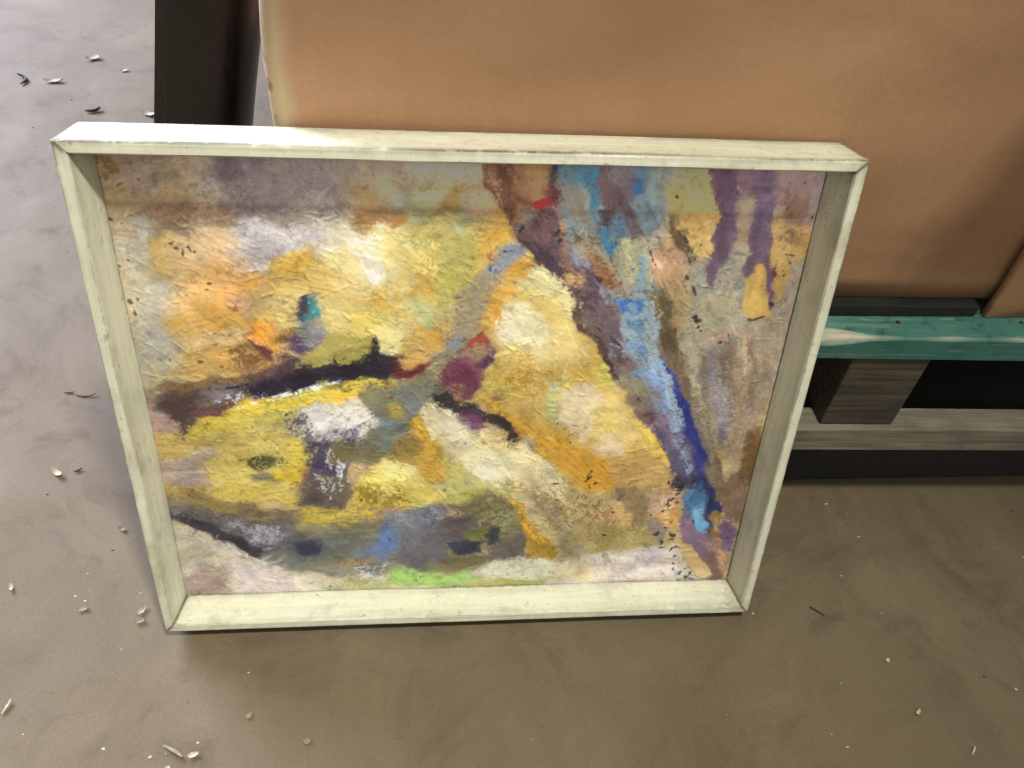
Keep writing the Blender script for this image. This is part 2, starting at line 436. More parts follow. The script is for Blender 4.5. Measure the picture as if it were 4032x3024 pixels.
# patches of paint, back to front: outline (1000 units = canvas width), two colours, edge and brush settings
LAYERS = [
([(-28,-58),(1034,-88),(1142,867),(-51,852)],(196,168,112),(206,180,128),dict(soft=4,ang=15)),
([(-7,-47),(518,-61),(550,114),(0,117)],(150,132,112),(164,147,125),dict(soft=20,rough=14,ang=160)),
([(-9,-41),(114,-44),(102,50),(174,107),(-1,123),(-5,65)],(150,120,76),(160,134,92),dict(soft=24,rough=14,ang=165,op=0.9)),
([(39,-25),(99,-29),(95,46),(70,62),(41,56)],(140,118,98),None,dict(soft=24,rough=12,ang=160)),
([(4,-37),(18,-36),(19,-24),(35,35),(35,50),(23,58),(4,46)],(98,74,46),None,dict(soft=8,rough=10,dry=0.42)),
([(70,-35),(115,-37),(106,-29),(76,-26)],(98,86,70),None,dict(soft=10,dry=0.3)),
([(57,75),(105,77),(104,103),(63,102)],(132,100,74),None,dict(soft=26,rough=14,ang=150)),
([(83,104),(104,108),(110,126),(87,125)],(120,108,85),None,dict(soft=10,rough=8,dry=0.3)),
([(113,77),(174,69),(175,102),(117,101)],(160,130,100),None,dict(soft=24,rough=12,ang=160)),
([(164,-29),(292,-34),(324,40),(312,76),(247,107),(201,107),(163,89)],(134,120,116),(146,132,124),dict(soft=26,rough=16,ang=155)),
([(158,-28),(188,-32),(182,44),(162,49)],(112,95,98),None,dict(soft=14,rough=8,ang=120)),
([(199,-29),(225,-32),(228,52),(201,59)],(118,106,112),None,dict(soft=18,rough=8,ang=150)),
([(200,34),(236,33),(262,55),(253,87),(209,88)],(124,110,110),(138,124,118),dict(soft=26,ang=150)),
([(319,-30),(493,-35),(524,55),(495,76),(431,40),(337,42)],(184,162,140),(190,170,146),dict(soft=22,rough=12,ang=10)),
([(359,-28),(399,-27),(396,32),(362,33)],(162,138,126),None,dict(soft=14,ang=10)),
([(313,44),(391,39),(454,47),(496,110),(334,113)],(172,150,112),None,dict(soft=22,rough=12,ang=15)),
([(317,57),(352,54),(348,72),(323,71)],(150,126,96),None,dict(soft=16)),
([(339,66),(375,59),(390,88),(401,93),(382,107),(346,110),(339,97)],(172,128,80),None,dict(soft=10,rough=9)),
([(381,97),(402,89),(403,98),(382,107)],(170,122,52),None,dict(soft=6)),
([(380,55),(404,53),(410,74),(390,86),(376,73)],(138,132,108),None,dict(soft=10,rough=8)),
([(407,61),(462,40),(450,73),(427,111),(403,111)],(164,160,116),None,dict(soft=16,rough=10)),
([(422,96),(463,88),(466,107),(422,109)],(138,132,78),None,dict(soft=10)),
([(453,65),(486,54),(471,90),(450,85)],(152,122,66),None,dict(soft=14,rough=8)),
([(476,85),(503,86),(511,106),(476,108)],(122,122,84),None,dict(soft=12,rough=8)),
([(491,49),(552,48),(555,92),(505,91)],(176,140,102),None,dict(soft=16,rough=9)),
([(515,97),(550,75),(559,116),(513,116)],(180,134,62),None,dict(soft=14,rough=8)),
([(10,113),(63,126),(49,171),(96,184),(93,224),(50,270),(69,312),(18,403),(5,420)],(184,174,146),(196,186,160),dict(soft=10,rough=10,ang=170)),
([(3,113),(53,111),(49,141),(3,145)],(190,178,158),(200,190,172),dict(soft=10,rough=8,ang=10)),
([(3,112),(39,113),(34,124),(3,128)],(172,142,104),None,dict(soft=12,dry=0.35)),
([(93,132),(198,117),(246,150),(195,212),(180,289),(92,297),(54,262),(78,185)],(222,168,84),(226,178,104),dict(soft=12,rough=10,ang=20)),
([(52,127),(83,120),(95,144),(96,184),(46,179)],(190,152,78),(200,164,88),dict(soft=7,rough=8,ang=90)),
([(87,125),(124,114),(178,107),(181,160),(159,206),(112,196),(99,164)],(222,180,126),(226,190,142),dict(soft=14,rough=10,ang=30)),
([(103,175),(156,160),(167,206),(102,207)],(226,172,96),None,dict(soft=18,rough=10,ang=30)),
([(96,196),(162,199),(177,239),(140,247),(101,230)],(226,166,84),None,dict(soft=10,rough=8,ang=20)),
([(121,205),(174,202),(170,222),(143,223)],(236,170,104),None,dict(soft=12,ang=20)),
([(59,240),(102,227),(140,243),(176,248),(157,267),(100,270),(57,275),(50,255)],(212,160,70),(220,172,92),dict(soft=8,rough=8,ang=165)),
([(168,217),(193,211),(207,229),(171,256),(162,241)],(190,158,116),None,dict(soft=10,rough=8,op=0.8,ang=140)),
([(100,272),(170,265),(177,285),(134,291),(98,308),(80,297)],(220,190,132),None,dict(soft=12,rough=8,ang=160)),
([(75,301),(131,289),(180,300),(198,330),(170,351),(118,354),(66,358),(24,360),(26,344),(62,332)],(194,154,84),(206,168,100),dict(soft=10,rough=9,ang=165)),
([(130,295),(168,287),(176,304),(186,328),(154,342),(126,332),(140,312)],(140,104,58),None,dict(soft=8,rough=8,dry=0.4,ang=150)),
([(146,330),(198,328),(207,340),(152,353)],(130,95,66),None,dict(soft=8,dry=0.45,ang=150)),
([(122,308),(142,310),(139,324),(121,326)],(226,170,88),None,dict(soft=7)),
([(25,338),(76,350),(73,362),(27,361)],(202,186,142),None,dict(soft=6,rough=6,ang=5)),
([(178,262),(191,256),(212,281),(228,312),(219,320),(201,294),(173,287)],(240,158,58),(246,172,74),dict(soft=7,rough=7,ang=45)),
([(174,292),(187,298),(206,312),(198,324),(185,320),(175,300)],(100,52,52),(120,66,56),dict(soft=6,rough=6,dry=0.22,ang=40)),
([(225,296),(238,304),(234,312),(220,312)],(236,206,150),None,dict(soft=5,dry=0.3)),
([(149,219),(164,219),(166,230),(156,235),(147,230)],(232,190,156),None,dict(soft=5,rough=3,h=1.0)),
([(149,236),(161,233),(161,241),(152,242)],(140,98,62),None,dict(soft=4,rough=3)),
([(217,183),(247,143),(299,139),(349,181),(419,210),(408,312),(344,312),(263,280),(183,261)],(222,188,96),(232,202,122),dict(soft=14,rough=10,ang=20)),
([(189,228),(233,171),(283,158),(331,176),(342,216),(294,246)],(222,188,104),(230,200,130),dict(soft=16,rough=10,ang=20)),
([(174,102),(206,93),(239,104),(312,106),(334,109),(359,126),(372,188),(355,197),(339,172),(329,151),(300,144),(285,150),(257,133),(235,147),(214,173),(175,176)],(204,192,188),(222,212,206),dict(soft=10,rough=10,ang=20)),
([(181,122),(222,121),(233,142),(211,163),(177,160)],(188,176,172),None,dict(soft=18,rough=10,op=0.8,ang=150)),
([(313,109),(355,108),(360,136),(364,170),(325,153),(315,137)],(232,212,166),(238,222,186),dict(soft=12,rough=9,ang=30)),
([(330,147),(361,143),(372,186),(355,197),(341,172)],(232,220,208),(240,230,220),dict(soft=7,rough=6,ang=60)),
([(300,144),(313,135),(329,147),(341,170),(328,165),(296,157)],(238,212,108),(240,220,130),dict(soft=9,rough=7,ang=30)),
([(210,174),(256,132),(273,139),(276,157),(233,179)],(216,168,70),(222,180,84),dict(soft=8,rough=8,ang=140)),
([(371,110),(552,104),(548,157),(513,217),(468,272),(409,249),(382,196),(350,167),(345,118)],(204,182,98),(212,192,112),dict(soft=14,rough=9,ang=15)),
([(353,109),(392,108),(397,146),(367,179),(363,161)],(226,198,110),(232,208,126),dict(soft=12,ang=20)),
([(373,143),(447,133),(464,178),(447,234),(405,215),(363,188)],(214,188,100),(222,198,118),dict(soft=16,ang=35)),
([(450,121),(513,113),(508,177),(490,218),(473,245),(444,215)],(184,172,88),(196,184,102),dict(soft=14,rough=9,ang=15)),
([(504,115),(555,105),(534,150),(501,192),(491,188)],(216,166,72),(222,178,90),dict(soft=12,rough=8,ang=120)),
([(406,151),(430,148),(444,215),(413,219),(409,175)],(202,156,72),None,dict(soft=10,rough=9,ang=50)),
([(343,203),(363,192),(395,212),(402,253),(372,242),(356,216)],(198,148,58),(206,160,74),dict(soft=7,rough=8,ang=50)),
([(345,210),(397,205),(413,241),(420,268),(399,266),(369,238)],(204,156,62),(214,170,84),dict(soft=8,rough=8,ang=45)),
([(396,266),(478,264),(478,312),(448,308),(420,296),(399,308),(384,316),(399,288)],(202,152,60),(212,168,84),dict(soft=8,rough=8,ang=30)),
([(400,220),(417,219),(449,243),(447,264),(430,267),(408,249)],(176,186,128),(186,196,142),dict(soft=6,rough=7,ang=40)),
([(402,134),(414,132),(419,141),(407,143)],(176,188,152),None,dict(soft=5,rough=5)),
([(405,184),(414,182),(423,200),(413,202)],(176,188,152),None,dict(soft=5,rough=5)),
([(460,147),(470,145),(470,154),(462,154)],(176,188,152),None,dict(soft=5,rough=5)),
([(465,106),(481,105),(484,112),(470,115)],(176,188,152),None,dict(soft=5,rough=5)),
([(306,253),(321,242),(357,243),(396,251),(404,270),(401,296),(384,320),(361,320),(357,286),(325,284)],(232,206,104),(236,214,128),dict(soft=12,rough=9,ang=20)),
([(354,278),(401,262),(401,296),(384,322),(361,318)],(226,214,146),(234,222,160),dict(soft=9,rough=8,ang=30)),
([(318,244),(352,243),(353,265),(322,267)],(240,204,84),None,dict(soft=12,op=0.8)),
([(390,302),(409,312),(427,294),(437,316),(430,330),(411,339),(396,330)],(230,178,98),None,dict(soft=7,rough=7)),
([(229,328),(252,298),(295,288),(338,292),(337,320),(284,330),(227,347)],(136,130,58),(160,150,78),dict(soft=8,rough=9,ang=165)),
([(243,304),(282,280),(305,267),(343,284),(344,312),(321,326),(279,330),(240,340)],(158,146,70),(178,164,90),dict(soft=14,rough=10,ang=165)),
([(10,373),(57,365),(126,355),(196,342),(231,318),(234,345),(284,328),(322,316),(320,349),(300,361),(211,378),(156,394),(129,407),(83,419),(67,436),(48,459),(35,449),(47,428),(13,406),(13,391)],(88,66,64),(104,80,76),dict(soft=9,rough=9,dry=0.16,ang=165)),
([(24,358),(110,348),(162,346),(150,371),(89,375),(25,373)],(132,102,62),(150,122,78),dict(soft=8,rough=10,dry=0.36,ang=165)),
([(16,385),(77,379),(77,413),(62,436),(50,460),(36,449),(47,430),(13,405)],(84,64,60),(100,80,76),dict(soft=6,rough=8,dry=0.1,ang=150)),
([(187,353),(231,320),(231,340),(212,357)],(90,62,68),None,dict(soft=7,dry=0.2,ang=150)),
([(137,377),(213,351),(330,324),(329,349),(220,376),(147,396)],(44,36,52),(54,44,62),dict(soft=7,rough=7,dry=0.12,ang=165)),
([(233,340),(296,326),(332,320),(343,308),(345,288),(357,285),(361,320),(370,324),(397,322),(395,341),(366,350),(295,356),(230,371)],(34,31,40),(44,40,48),dict(soft=6,rough=7,ang=165,dry=0.08)),
([(237,338),(279,329),(299,336),(260,347),(235,353)],(70,50,76),None,dict(soft=7,dry=0.2,ang=165)),
([(83,373),(159,367),(149,394),(85,404)],(116,106,100),None,dict(soft=8,dry=0.4,ang=165)),
([(128,386),(158,377),(193,382),(147,398),(135,403)],(190,185,188),None,dict(soft=5,dry=0.52,ang=120)),
([(82,406),(133,400),(119,413),(79,426)],(106,66,70),None,dict(soft=6,dry=0.15,ang=165)),
([(5,410),(25,415),(46,428),(35,450),(5,454),(1,427)],(164,134,124),(174,146,134),dict(soft=6,rough=6)),
([(4,364),(19,368),(14,385),(13,404),(3,414)],(160,138,120),None,dict(soft=9)),
([(212,281),(241,259),(245,273),(225,288),(207,287)],(128,98,48),None,dict(soft=7,dry=0.3)),
([(227,285),(243,273),(252,294),(278,286),(262,298),(239,306)],(92,68,94),None,dict(soft=6,rough=6)),
([(254,220),(270,208),(280,216),(279,238),(285,271),(278,286),(261,294),(243,294),(242,267),(252,250)],(116,118,120),(138,138,140),dict(soft=6,rough=7,dry=0.1,ang=105)),
([(269,265),(284,265),(286,278),(273,292),(261,290)],(140,130,150),None,dict(soft=6)),
([(263,220),(278,216),(279,242),(262,248),(253,254),(256,240)],(56,126,132),(90,150,154),dict(soft=5,rough=6,dry=0.12,ang=105)),
([(256,220),(266,212),(264,229),(255,250),(247,240)],(66,58,74),None,dict(soft=5,rough=6,dry=0.15,ang=105)),
([(246,265),(263,254),(264,273),(251,286)],(84,92,92),None,dict(soft=6,dry=0.3)),
([(264,225),(274,218),(270,231),(255,252),(254,250)],(190,210,210),None,dict(soft=4,dry=0.55,ang=120)),
([(541,139),(586,149),(564,201),(546,256),(494,304),(462,337),(429,371),(400,379),(419,337),(468,284),(475,248),(501,187),(518,157)],(164,148,118),(174,158,130),dict(soft=8,rough=8,ang=120)),
([(537,146),(562,132),(575,135),(559,169),(541,188),(516,183),(523,164)],(140,143,150),(150,150,152),dict(soft=7,rough=6,ang=120)),
([(542,139),(562,132),(565,139),(546,146)],(132,144,170),None,dict(soft=5)),
([(521,166),(543,164),(545,173),(525,175)],(142,146,172),None,dict(soft=5)),
([(480,197),(531,197),(520,268),(508,282),(478,312),(464,328),(436,328),(446,300),(478,268)],(158,144,112),(170,154,122),dict(soft=7,rough=7,ang=160)),
([(460,298),(487,278),(490,292),(466,310)],(118,138,180),None,dict(soft=6,rough=5,ang=150)),
([(436,316),(508,280),(484,314),(457,341),(428,360),(398,357),(402,349),(423,345)],(132,126,100),(146,138,108),dict(soft=9,rough=8,ang=150)),
([(2,459),(66,433),(169,399),(372,349),(415,362),(377,414),(326,422),(247,404),(233,494),(235,570),(209,605),(66,591),(-10,575)],(204,176,84),(212,188,100),dict(soft=10,rough=9,ang=175)),
([(57,455),(73,432),(119,414),(174,392),(264,374),(328,357),(327,395),(226,405),(206,427),(133,444),(79,452)],(212,184,58),(218,194,80),dict(soft=6,rough=6,ang=170)),
([(144,400),(264,376),(287,376),(286,395),(226,403),(153,426)],(226,192,52),(230,202,76),dict(soft=9,rough=7,ang=170)),
([(270,361),(369,350),(380,361),(326,380),(325,397),(285,400),(235,400),(237,378)],(222,192,66),(228,204,90),dict(soft=6,rough=7,ang=170)),
([(286,382),(326,375),(328,395),(307,403),(285,400)],(246,186,56),(250,200,90),dict(soft=6,rough=6)),
([(326,378),(376,355),(398,357),(369,383),(339,397)],(166,142,68),(178,156,84),dict(soft=9,rough=9,dry=0.2)),
([(261,367),(291,355),(309,361),(282,372)],(86,76,40),None,dict(soft=6,dry=0.4)),
([(299,371),(314,371),(312,377),(301,378)],(44,26,16),None,dict(soft=3,rough=2)),
([(129,403),(193,382),(256,365),(273,374),(192,390),(138,407)],(222,220,214),None,dict(soft=4,rough=4,dry=0.58,ang=165)),
([(203,380),(256,365),(269,372),(210,384)],(226,224,220),None,dict(soft=4,dry=0.5,ang=170)),
([(237,371),(270,359),(298,353),(294,361),(262,372),(237,378)],(226,222,214),None,dict(soft=4,dry=0.5,ang=165)),
([(204,416),(230,401),(280,395),(260,436),(265,488),(224,469)],(112,108,108),None,dict(soft=7,rough=8,dry=0.5,ang=135)),
([(226,403),(280,398),(327,395),(324,468),(285,468),(249,456),(228,429)],(220,212,202),(232,226,216),dict(soft=8,rough=8,dry=0.36,ang=140)),
([(231,403),(292,397),(329,393),(341,404),(353,426),(345,441),(333,471),(307,473),(289,468),(252,463),(227,454)],(218,206,190),(230,222,208),dict(soft=9,rough=9,dry=0.3,ang=150)),
([(275,397),(325,397),(339,408),(327,421),(284,417)],(226,208,160),None,dict(soft=12,dry=0.2)),
([(242,458),(316,437),(314,479),(288,472),(267,493),(280,526),(313,507),(292,542),(238,553),(231,520)],(82,70,92),(98,88,104),dict(soft=7,rough=8,dry=0.33,ang=120)),
([(227,533),(286,527),(305,564),(287,605),(216,607),(215,567)],(98,84,76),(116,102,90),dict(soft=8,rough=9,dry=0.12,ang=100)),
([(239,503),(260,489),(284,518),(287,534),(253,534),(234,519)],(60,50,84),(74,64,92),dict(soft=6,rough=7,dry=0.15)),
([(220,526),(239,517),(241,548),(223,581),(215,562)],(170,122,70),None,dict(soft=6,dry=0.48,ang=120)),
([(249,492),(265,473),(305,506),(294,549),(276,529)],(200,195,200),None,dict(soft=5,dry=0.56,ang=110)),
([(247,538),(295,532),(296,583),(253,592)],(160,160,130),None,dict(soft=5,dry=0.58,ang=100)),
([(272,470),(292,466),(316,479),(311,503),(291,526),(273,516),(263,497)],(124,112,74),None,dict(soft=6,rough=6)),
([(312,473),(348,446),(368,476),(363,513),(335,522),(315,505)],(122,114,84),(128,122,94),dict(soft=7,rough=7)),
([(329,378),(392,359),(446,355),(448,377),(430,400),(419,420),(391,433),(354,437),(339,404)],(120,118,100),(132,130,110),dict(soft=9,rough=9,dry=0.12,ang=150)),
([(365,395),(388,393),(390,420),(371,422)],(178,150,64),None,dict(soft=8,dry=0.25)),
([(392,372),(430,372),(419,415),(395,407)],(124,130,126),None,dict(soft=9,rough=7)),
([(352,435),(391,422),(421,411),(406,431),(381,462),(379,492),(358,492),(336,471),(345,446)],(112,118,106),(122,128,116),dict(soft=8,rough=8,ang=120)),
([(349,437),(368,422),(382,431),(352,448)],(122,132,144),None,dict(soft=8,ang=140)),
([(412,407),(421,407),(417,415),(404,415)],(150,170,190),None,dict(soft=5)),
([(439,360),(457,360),(459,379),(437,381)],(96,92,82),None,dict(soft=10)),
([(387,468),(415,464),(430,489),(418,520),(384,510),(369,498)],(148,124,64),(166,142,78),dict(soft=9,rough=9,dry=0.12,ang=40)),
([(201,473),(241,471),(238,512),(210,516),(199,495)],(214,186,56),(220,196,80),dict(soft=8,rough=8)),
([(174,523),(212,514),(229,526),(220,555),(190,552),(176,537)],(220,182,40),None,dict(soft=7,rough=8)),
([(155,494),(175,489),(183,504),(166,527),(148,520)],(72,74,48),None,dict(soft=6,rough=7,dry=0.22)),
([(132,501),(154,499),(147,513),(133,511)],(120,112,58),None,dict(soft=6,dry=0.45)),
([(148,535),(170,529),(176,544),(149,551)],(92,84,88),None,dict(soft=6,rough=6,dry=0.15)),
([(175,538),(190,549),(186,558),(175,549)],(96,86,48),None,dict(soft=5,dry=0.25)),
([(6,455),(99,460),(96,476),(52,497),(4,503)],(176,142,66),(188,156,84),dict(soft=8,rough=8,ang=5)),
([(2,504),(47,501),(53,488),(93,480),(102,499),(84,510),(74,531),(85,557),(71,566),(15,551),(3,534)],(160,138,124),(172,150,136),dict(soft=6,rough=7,ang=5)),
([(8,527),(69,527),(70,531),(9,531)],(206,188,168),None,dict(soft=3,rough=3)),
([(53,488),(97,479),(100,483),(54,493)],(198,178,140),None,dict(soft=3,rough=4)),
([(3,555),(68,561),(77,578),(10,572)],(190,156,86),None,dict(soft=8)),
([(72,533),(147,520),(145,551),(218,552),(217,591),(157,602),(102,589),(83,559)],(208,180,80),(216,192,104),dict(soft=9,rough=8,ang=165)),
([(148,595),(186,593),(191,605),(152,609)],(206,180,140),None,dict(soft=6,rough=6)),
([(8,572),(67,571),(79,593),(138,604),(185,608),(207,641),(135,632),(61,615),(8,596)],(134,114,64),(150,128,78),dict(soft=8,rough=9,dry=0.12,ang=15)),
([(111,604),(166,610),(213,611),(211,641),(135,632)],(130,108,88),None,dict(soft=7,dry=0.4)),
([(4,581),(23,592),(79,623),(135,630),(196,638),(206,654),(238,676),(252,676),(245,711),(213,710),(152,710),(145,721),(109,693),(84,674),(38,647),(-1,618)],(96,90,90),(112,106,104),dict(soft=8,rough=9,ang=20)),
([(7,579),(38,590),(65,612),(35,612),(3,601)],(112,104,92),None,dict(soft=10)),
([(0,608),(34,622),(84,656),(130,681),(156,692),(145,721),(105,690),(82,671),(38,647),(-1,618)],(50,46,54),(60,56,64),dict(soft=9,rough=7,ang=20)),
([(93,633),(182,641),(197,672),(164,684),(130,678),(103,662)],(136,130,138),(156,152,158),dict(soft=8,rough=9,dry=0.36,ang=100)),
([(152,708),(206,707),(256,666),(368,661),(365,753),(243,752),(183,745),(162,732)],(114,116,104),(124,124,110),dict(soft=8,rough=8,ang=5)),
([(207,641),(351,640),(350,671),(256,674),(228,668)],(128,122,90),None,dict(soft=10,dry=0.25,ang=5)),
([(203,691),(244,673),(253,682),(245,713),(213,710)],(56,58,80),(72,74,92),dict(soft=6,rough=8,dry=0.3,ang=90)),
([(347,604),(390,615),(443,599),(463,617),(450,648),(417,679),(397,702),(377,677),(356,643)],(108,110,122),(124,124,130),dict(soft=9,rough=9,dry=0.08,ang=60)),
([(301,715),(341,679),(358,643),(377,664),(389,688),(372,712),(335,719)],(96,116,160),(110,128,164),dict(soft=8,rough=8,ang=140)),
([(389,672),(458,635),(532,629),(533,666),(503,684),(468,702),(450,754),(417,752),(372,726)],(98,90,92),(110,102,102),dict(soft=9,rough=9,ang=150)),
([(453,607),(517,585),(560,581),(587,625),(564,653),(539,653),(494,633)],(112,100,74),(126,112,84),dict(soft=8,rough=9,ang=40)),
([(448,637),(498,633),(505,676),(458,674)],(88,74,70),None,dict(soft=10,ang=150)),
([(499,662),(541,658),(538,685),(505,687)],(134,138,62),None,dict(soft=6,rough=7)),
([(470,691),(507,684),(526,687),(522,712),(479,727)],(54,52,64),(66,66,76),dict(soft=6,rough=7,dry=0.1,ang=150)),
([(534,677),(547,653),(566,656),(561,683),(537,696)],(56,60,78),None,dict(soft=5,rough=7,dry=0.12)),
([(559,651),(580,643),(576,686),(565,680)],(164,178,124),None,dict(soft=5,rough=6,dry=0.2)),
([(541,704),(587,659),(611,684),(611,723),(574,733),(547,743)],(104,96,86),(118,110,98),dict(soft=7,rough=9,ang=150)),
([(530,639),(589,625),(601,665),(582,694),(569,686),(564,656)],(126,122,84),None,dict(soft=8,dry=0.3)),
([(425,730),(479,724),(521,717),(540,731),(511,767),(459,754),(433,759)],(114,104,70),(126,118,80),dict(soft=8,rough=8)),
([(259,736),(290,724),(337,716),(333,731),(287,753),(261,745)],(160,124,74),None,dict(soft=6,dry=0.42,ang=160)),
([(225,743),(314,740),(388,732),(392,749),(334,766),(252,763)],(124,120,108),None,dict(soft=8,dry=0.25,ang=170)),
([(300,745),(367,762),(358,779),(313,774)],(190,188,176),None,dict(soft=6,dry=0.45,ang=170)),
([(-4,633),(38,647),(84,674),(108,694),(145,722),(182,747),(222,759),(286,776),(269,821),(-10,815)],(198,184,160),(212,198,174),dict(soft=6,rough=6,ang=25)),
([(1,641),(44,655),(61,699),(20,719),(-2,708)],(186,176,150),None,dict(soft=14,dry=0.3,ang=150)),
([(-5,765),(50,729),(83,743),(74,771),(98,805),(-5,810)],(160,138,120),(178,158,140),dict(soft=10,rough=10,dry=0.18,ang=150)),
([(95,744),(154,732),(187,764),(186,803),(126,807),(89,777)],(216,194,182),(222,204,194),dict(soft=12,rough=8,ang=20)),
([(187,761),(278,775),(258,800),(197,809)],(224,210,184),None,dict(soft=9,rough=7)),
([(246,788),(292,776),(359,762),(438,782),(501,787),(480,812),(311,814),(244,811)],(180,176,122),(192,184,138),dict(soft=9,rough=8,ang=5)),
([(359,753),(406,745),(442,758),(509,766),(525,788),(438,790),(364,782)],(146,178,86),(160,188,104),dict(soft=7,rough=8,ang=5)),
([(366,787),(480,795),(476,806),(374,805)],(206,190,156),None,dict(soft=6,dry=0.2)),
([(497,790),(554,772),(653,775),(655,804),(502,810)],(174,168,92),(184,178,108),dict(soft=8,rough=8,dry=0.05,ang=5)),
([(511,764),(567,732),(594,724),(691,737),(694,771),(608,779),(535,771)],(212,210,178),(220,216,188),dict(soft=7,rough=7,ang=175)),
([(499,512),(586,501),(667,536),(693,556),(751,560),(793,573),(823,561),(865,580),(886,659),(873,717),(727,726),(663,736),(655,680),(613,626),(566,569)],(192,168,114),(206,184,132),dict(soft=10,rough=12,ang=40)),
([(587,525),(689,556),(717,628),(633,613),(577,562)],(172,152,104),None,dict(soft=10,rough=12,dry=0.46,ang=40)),
([(617,613),(660,611),(697,681),(692,728),(662,724),(636,653)],(142,132,100),(158,146,110),dict(soft=9,rough=11,dry=0.28,ang=60)),
([(687,615),(736,616),(765,683),(725,710),(681,694)],(168,146,92),None,dict(soft=9,rough=12,dry=0.4,ang=120)),
([(741,656),(848,664),(866,714),(739,724)],(164,146,84),(180,162,104),dict(soft=10,rough=10,dry=0.2,ang=90)),
([(747,562),(804,576),(822,615),(815,658),(801,668),(777,604)],(150,124,84),(160,136,96),dict(soft=10,rough=9,ang=75)),
([(747,560),(773,573),(769,596),(754,585)],(136,118,92),None,dict(soft=8,ang=60)),
([(729,626),(765,610),(790,625),(788,649),(751,650)],(204,158,100),(212,170,114),dict(soft=7,rough=8)),
([(824,618),(835,590),(866,570),(888,580),(886,609),(873,630),(846,648)],(204,164,128),(212,174,138),dict(soft=6,rough=8)),
([(840,650),(866,616),(883,638),(881,670),(855,669)],(204,152,82),None,dict(soft=6,rough=8)),
([(823,652),(842,650),(863,675),(854,702),(836,685)],(140,122,110),None,dict(soft=7,dry=0.3)),
([(423,396),(434,386),(448,395),(478,417),(513,457),(571,471),(611,498),(661,527),(665,572),(465,568),(457,507),(437,470),(421,429)],(228,206,148),(236,218,166),dict(soft=6,rough=7,ang=40)),
([(513,457),(571,471),(592,497),(514,484)],(228,200,124),None,dict(soft=12,ang=30)),
([(462,506),(495,512),(532,556),(519,590),(477,589),(467,547)],(194,182,100),(206,194,120),dict(soft=10,rough=8,ang=50)),
([(485,495),(553,512),(567,544),(527,548)],(212,202,156),(222,212,170),dict(soft=12,rough=9,ang=40)),
([(473,587),(502,570),(532,568),(515,595)],(158,164,80),None,dict(soft=8,dry=0.1)),
([(569,589),(610,600),(668,680),(672,730),(664,724),(621,647)],(196,174,120),None,dict(soft=8,rough=10,dry=0.1)),
([(536,558),(575,554),(577,589),(557,584)],(160,150,92),None,dict(soft=8,dry=0.3)),
([(573,594),(598,607),(619,652),(643,688),(664,724),(648,735),(616,728),(607,684),(589,636)],(184,138,48),(198,156,64),dict(soft=6,rough=8,ang=60)),
([(616,695),(640,688),(660,724),(644,732),(616,726)],(158,128,44),None,dict(soft=7)),
([(365,504),(399,515),(422,533),(416,546),(439,554),(469,592),(430,606),(388,613),(351,607),(320,606),(305,586),(330,549),(357,528)],(222,194,78),(230,206,100),dict(soft=8,rough=9,dry=0.08,ang=10)),
([(306,564),(349,555),(391,570),(390,610),(306,606)],(186,158,64),None,dict(soft=8,rough=9,dry=0.42,ang=60)),
([(365,511),(403,518),(422,533),(415,546),(368,533),(349,535)],(242,212,130),(246,224,156),dict(soft=6,rough=6,ang=15,h=0.7)),
([(215,616),(281,603),(351,602),(356,637),(298,642),(212,647)],(194,166,56),(204,178,74),dict(soft=6,rough=8,dry=0.06,ang=175)),
([(320,603),(357,607),(358,638),(326,639)],(188,146,58),None,dict(soft=8)),
([(357,604),(378,602),(384,615),(358,617)],(196,146,96),None,dict(soft=5)),
([(417,415),(430,442),(447,477),(460,519),(469,553),(443,526),(430,500),(402,440)],(222,168,48),(228,182,70),dict(soft=6,rough=6,ang=60)),
([(415,482),(439,471),(459,518),(469,545),(443,556),(418,520)],(206,156,54),(214,168,72),dict(soft=7,rough=8,dry=0.08,ang=60)),
([(572,149),(622,182),(656,208),(675,247),(701,295),(739,363),(802,426),(847,512),(857,553),(776,566),(681,520),(590,461),(530,411),(520,337),(526,288),(545,232)],(214,172,74),(222,184,92),dict(soft=8,rough=7,ang=40)),
([(516,270),(528,214),(553,168),(582,140),(594,160),(579,195),(555,235),(546,270)],(216,162,66),(224,176,86),dict(soft=7,rough=7,ang=15)),
([(587,167),(621,172),(649,196),(658,225),(670,258),(634,234),(583,212),(572,197)],(228,210,140),(234,220,158),dict(soft=9,rough=8,ang=35)),
([(572,197),(607,206),(653,246),(671,265),(601,266)],(224,186,92),None,dict(soft=12,ang=35)),
([(528,341),(598,298),(643,328),(649,406),(588,430),(520,394)],(204,164,78),(212,174,94),dict(soft=12,rough=10,ang=40)),
([(556,318),(599,306),(640,341),(643,373),(547,362)],(186,144,58),None,dict(soft=8,rough=9,dry=0.5,ang=40)),
([(521,362),(583,345),(596,384),(548,397)],(208,182,84),None,dict(soft=14,op=0.8)),
([(552,233),(567,219),(594,234),(617,252),(619,285),(598,301),(577,301),(544,286),(544,260)],(234,220,180),(240,228,194),dict(soft=8,rough=8,ang=30)),
([(520,392),(588,428),(628,460),(666,498),(669,527),(600,479),(550,432)],(204,148,48),(212,162,66),dict(soft=7,rough=7,ang=40)),
([(625,360),(652,353),(651,369),(631,373)],(206,206,150),None,dict(soft=6)),
([(623,384),(654,375),(637,406),(646,440),(631,419)],(178,184,108),None,dict(soft=7,rough=6)),
([(645,406),(665,373),(713,367),(726,395),(702,406),(704,440),(699,473),(681,468),(648,442)],(224,200,162),(230,208,172),dict(soft=10,rough=9,ang=50)),
([(709,322),(725,339),(742,369),(726,378),(702,345)],(212,196,82),(220,206,96),dict(soft=9,rough=6)),
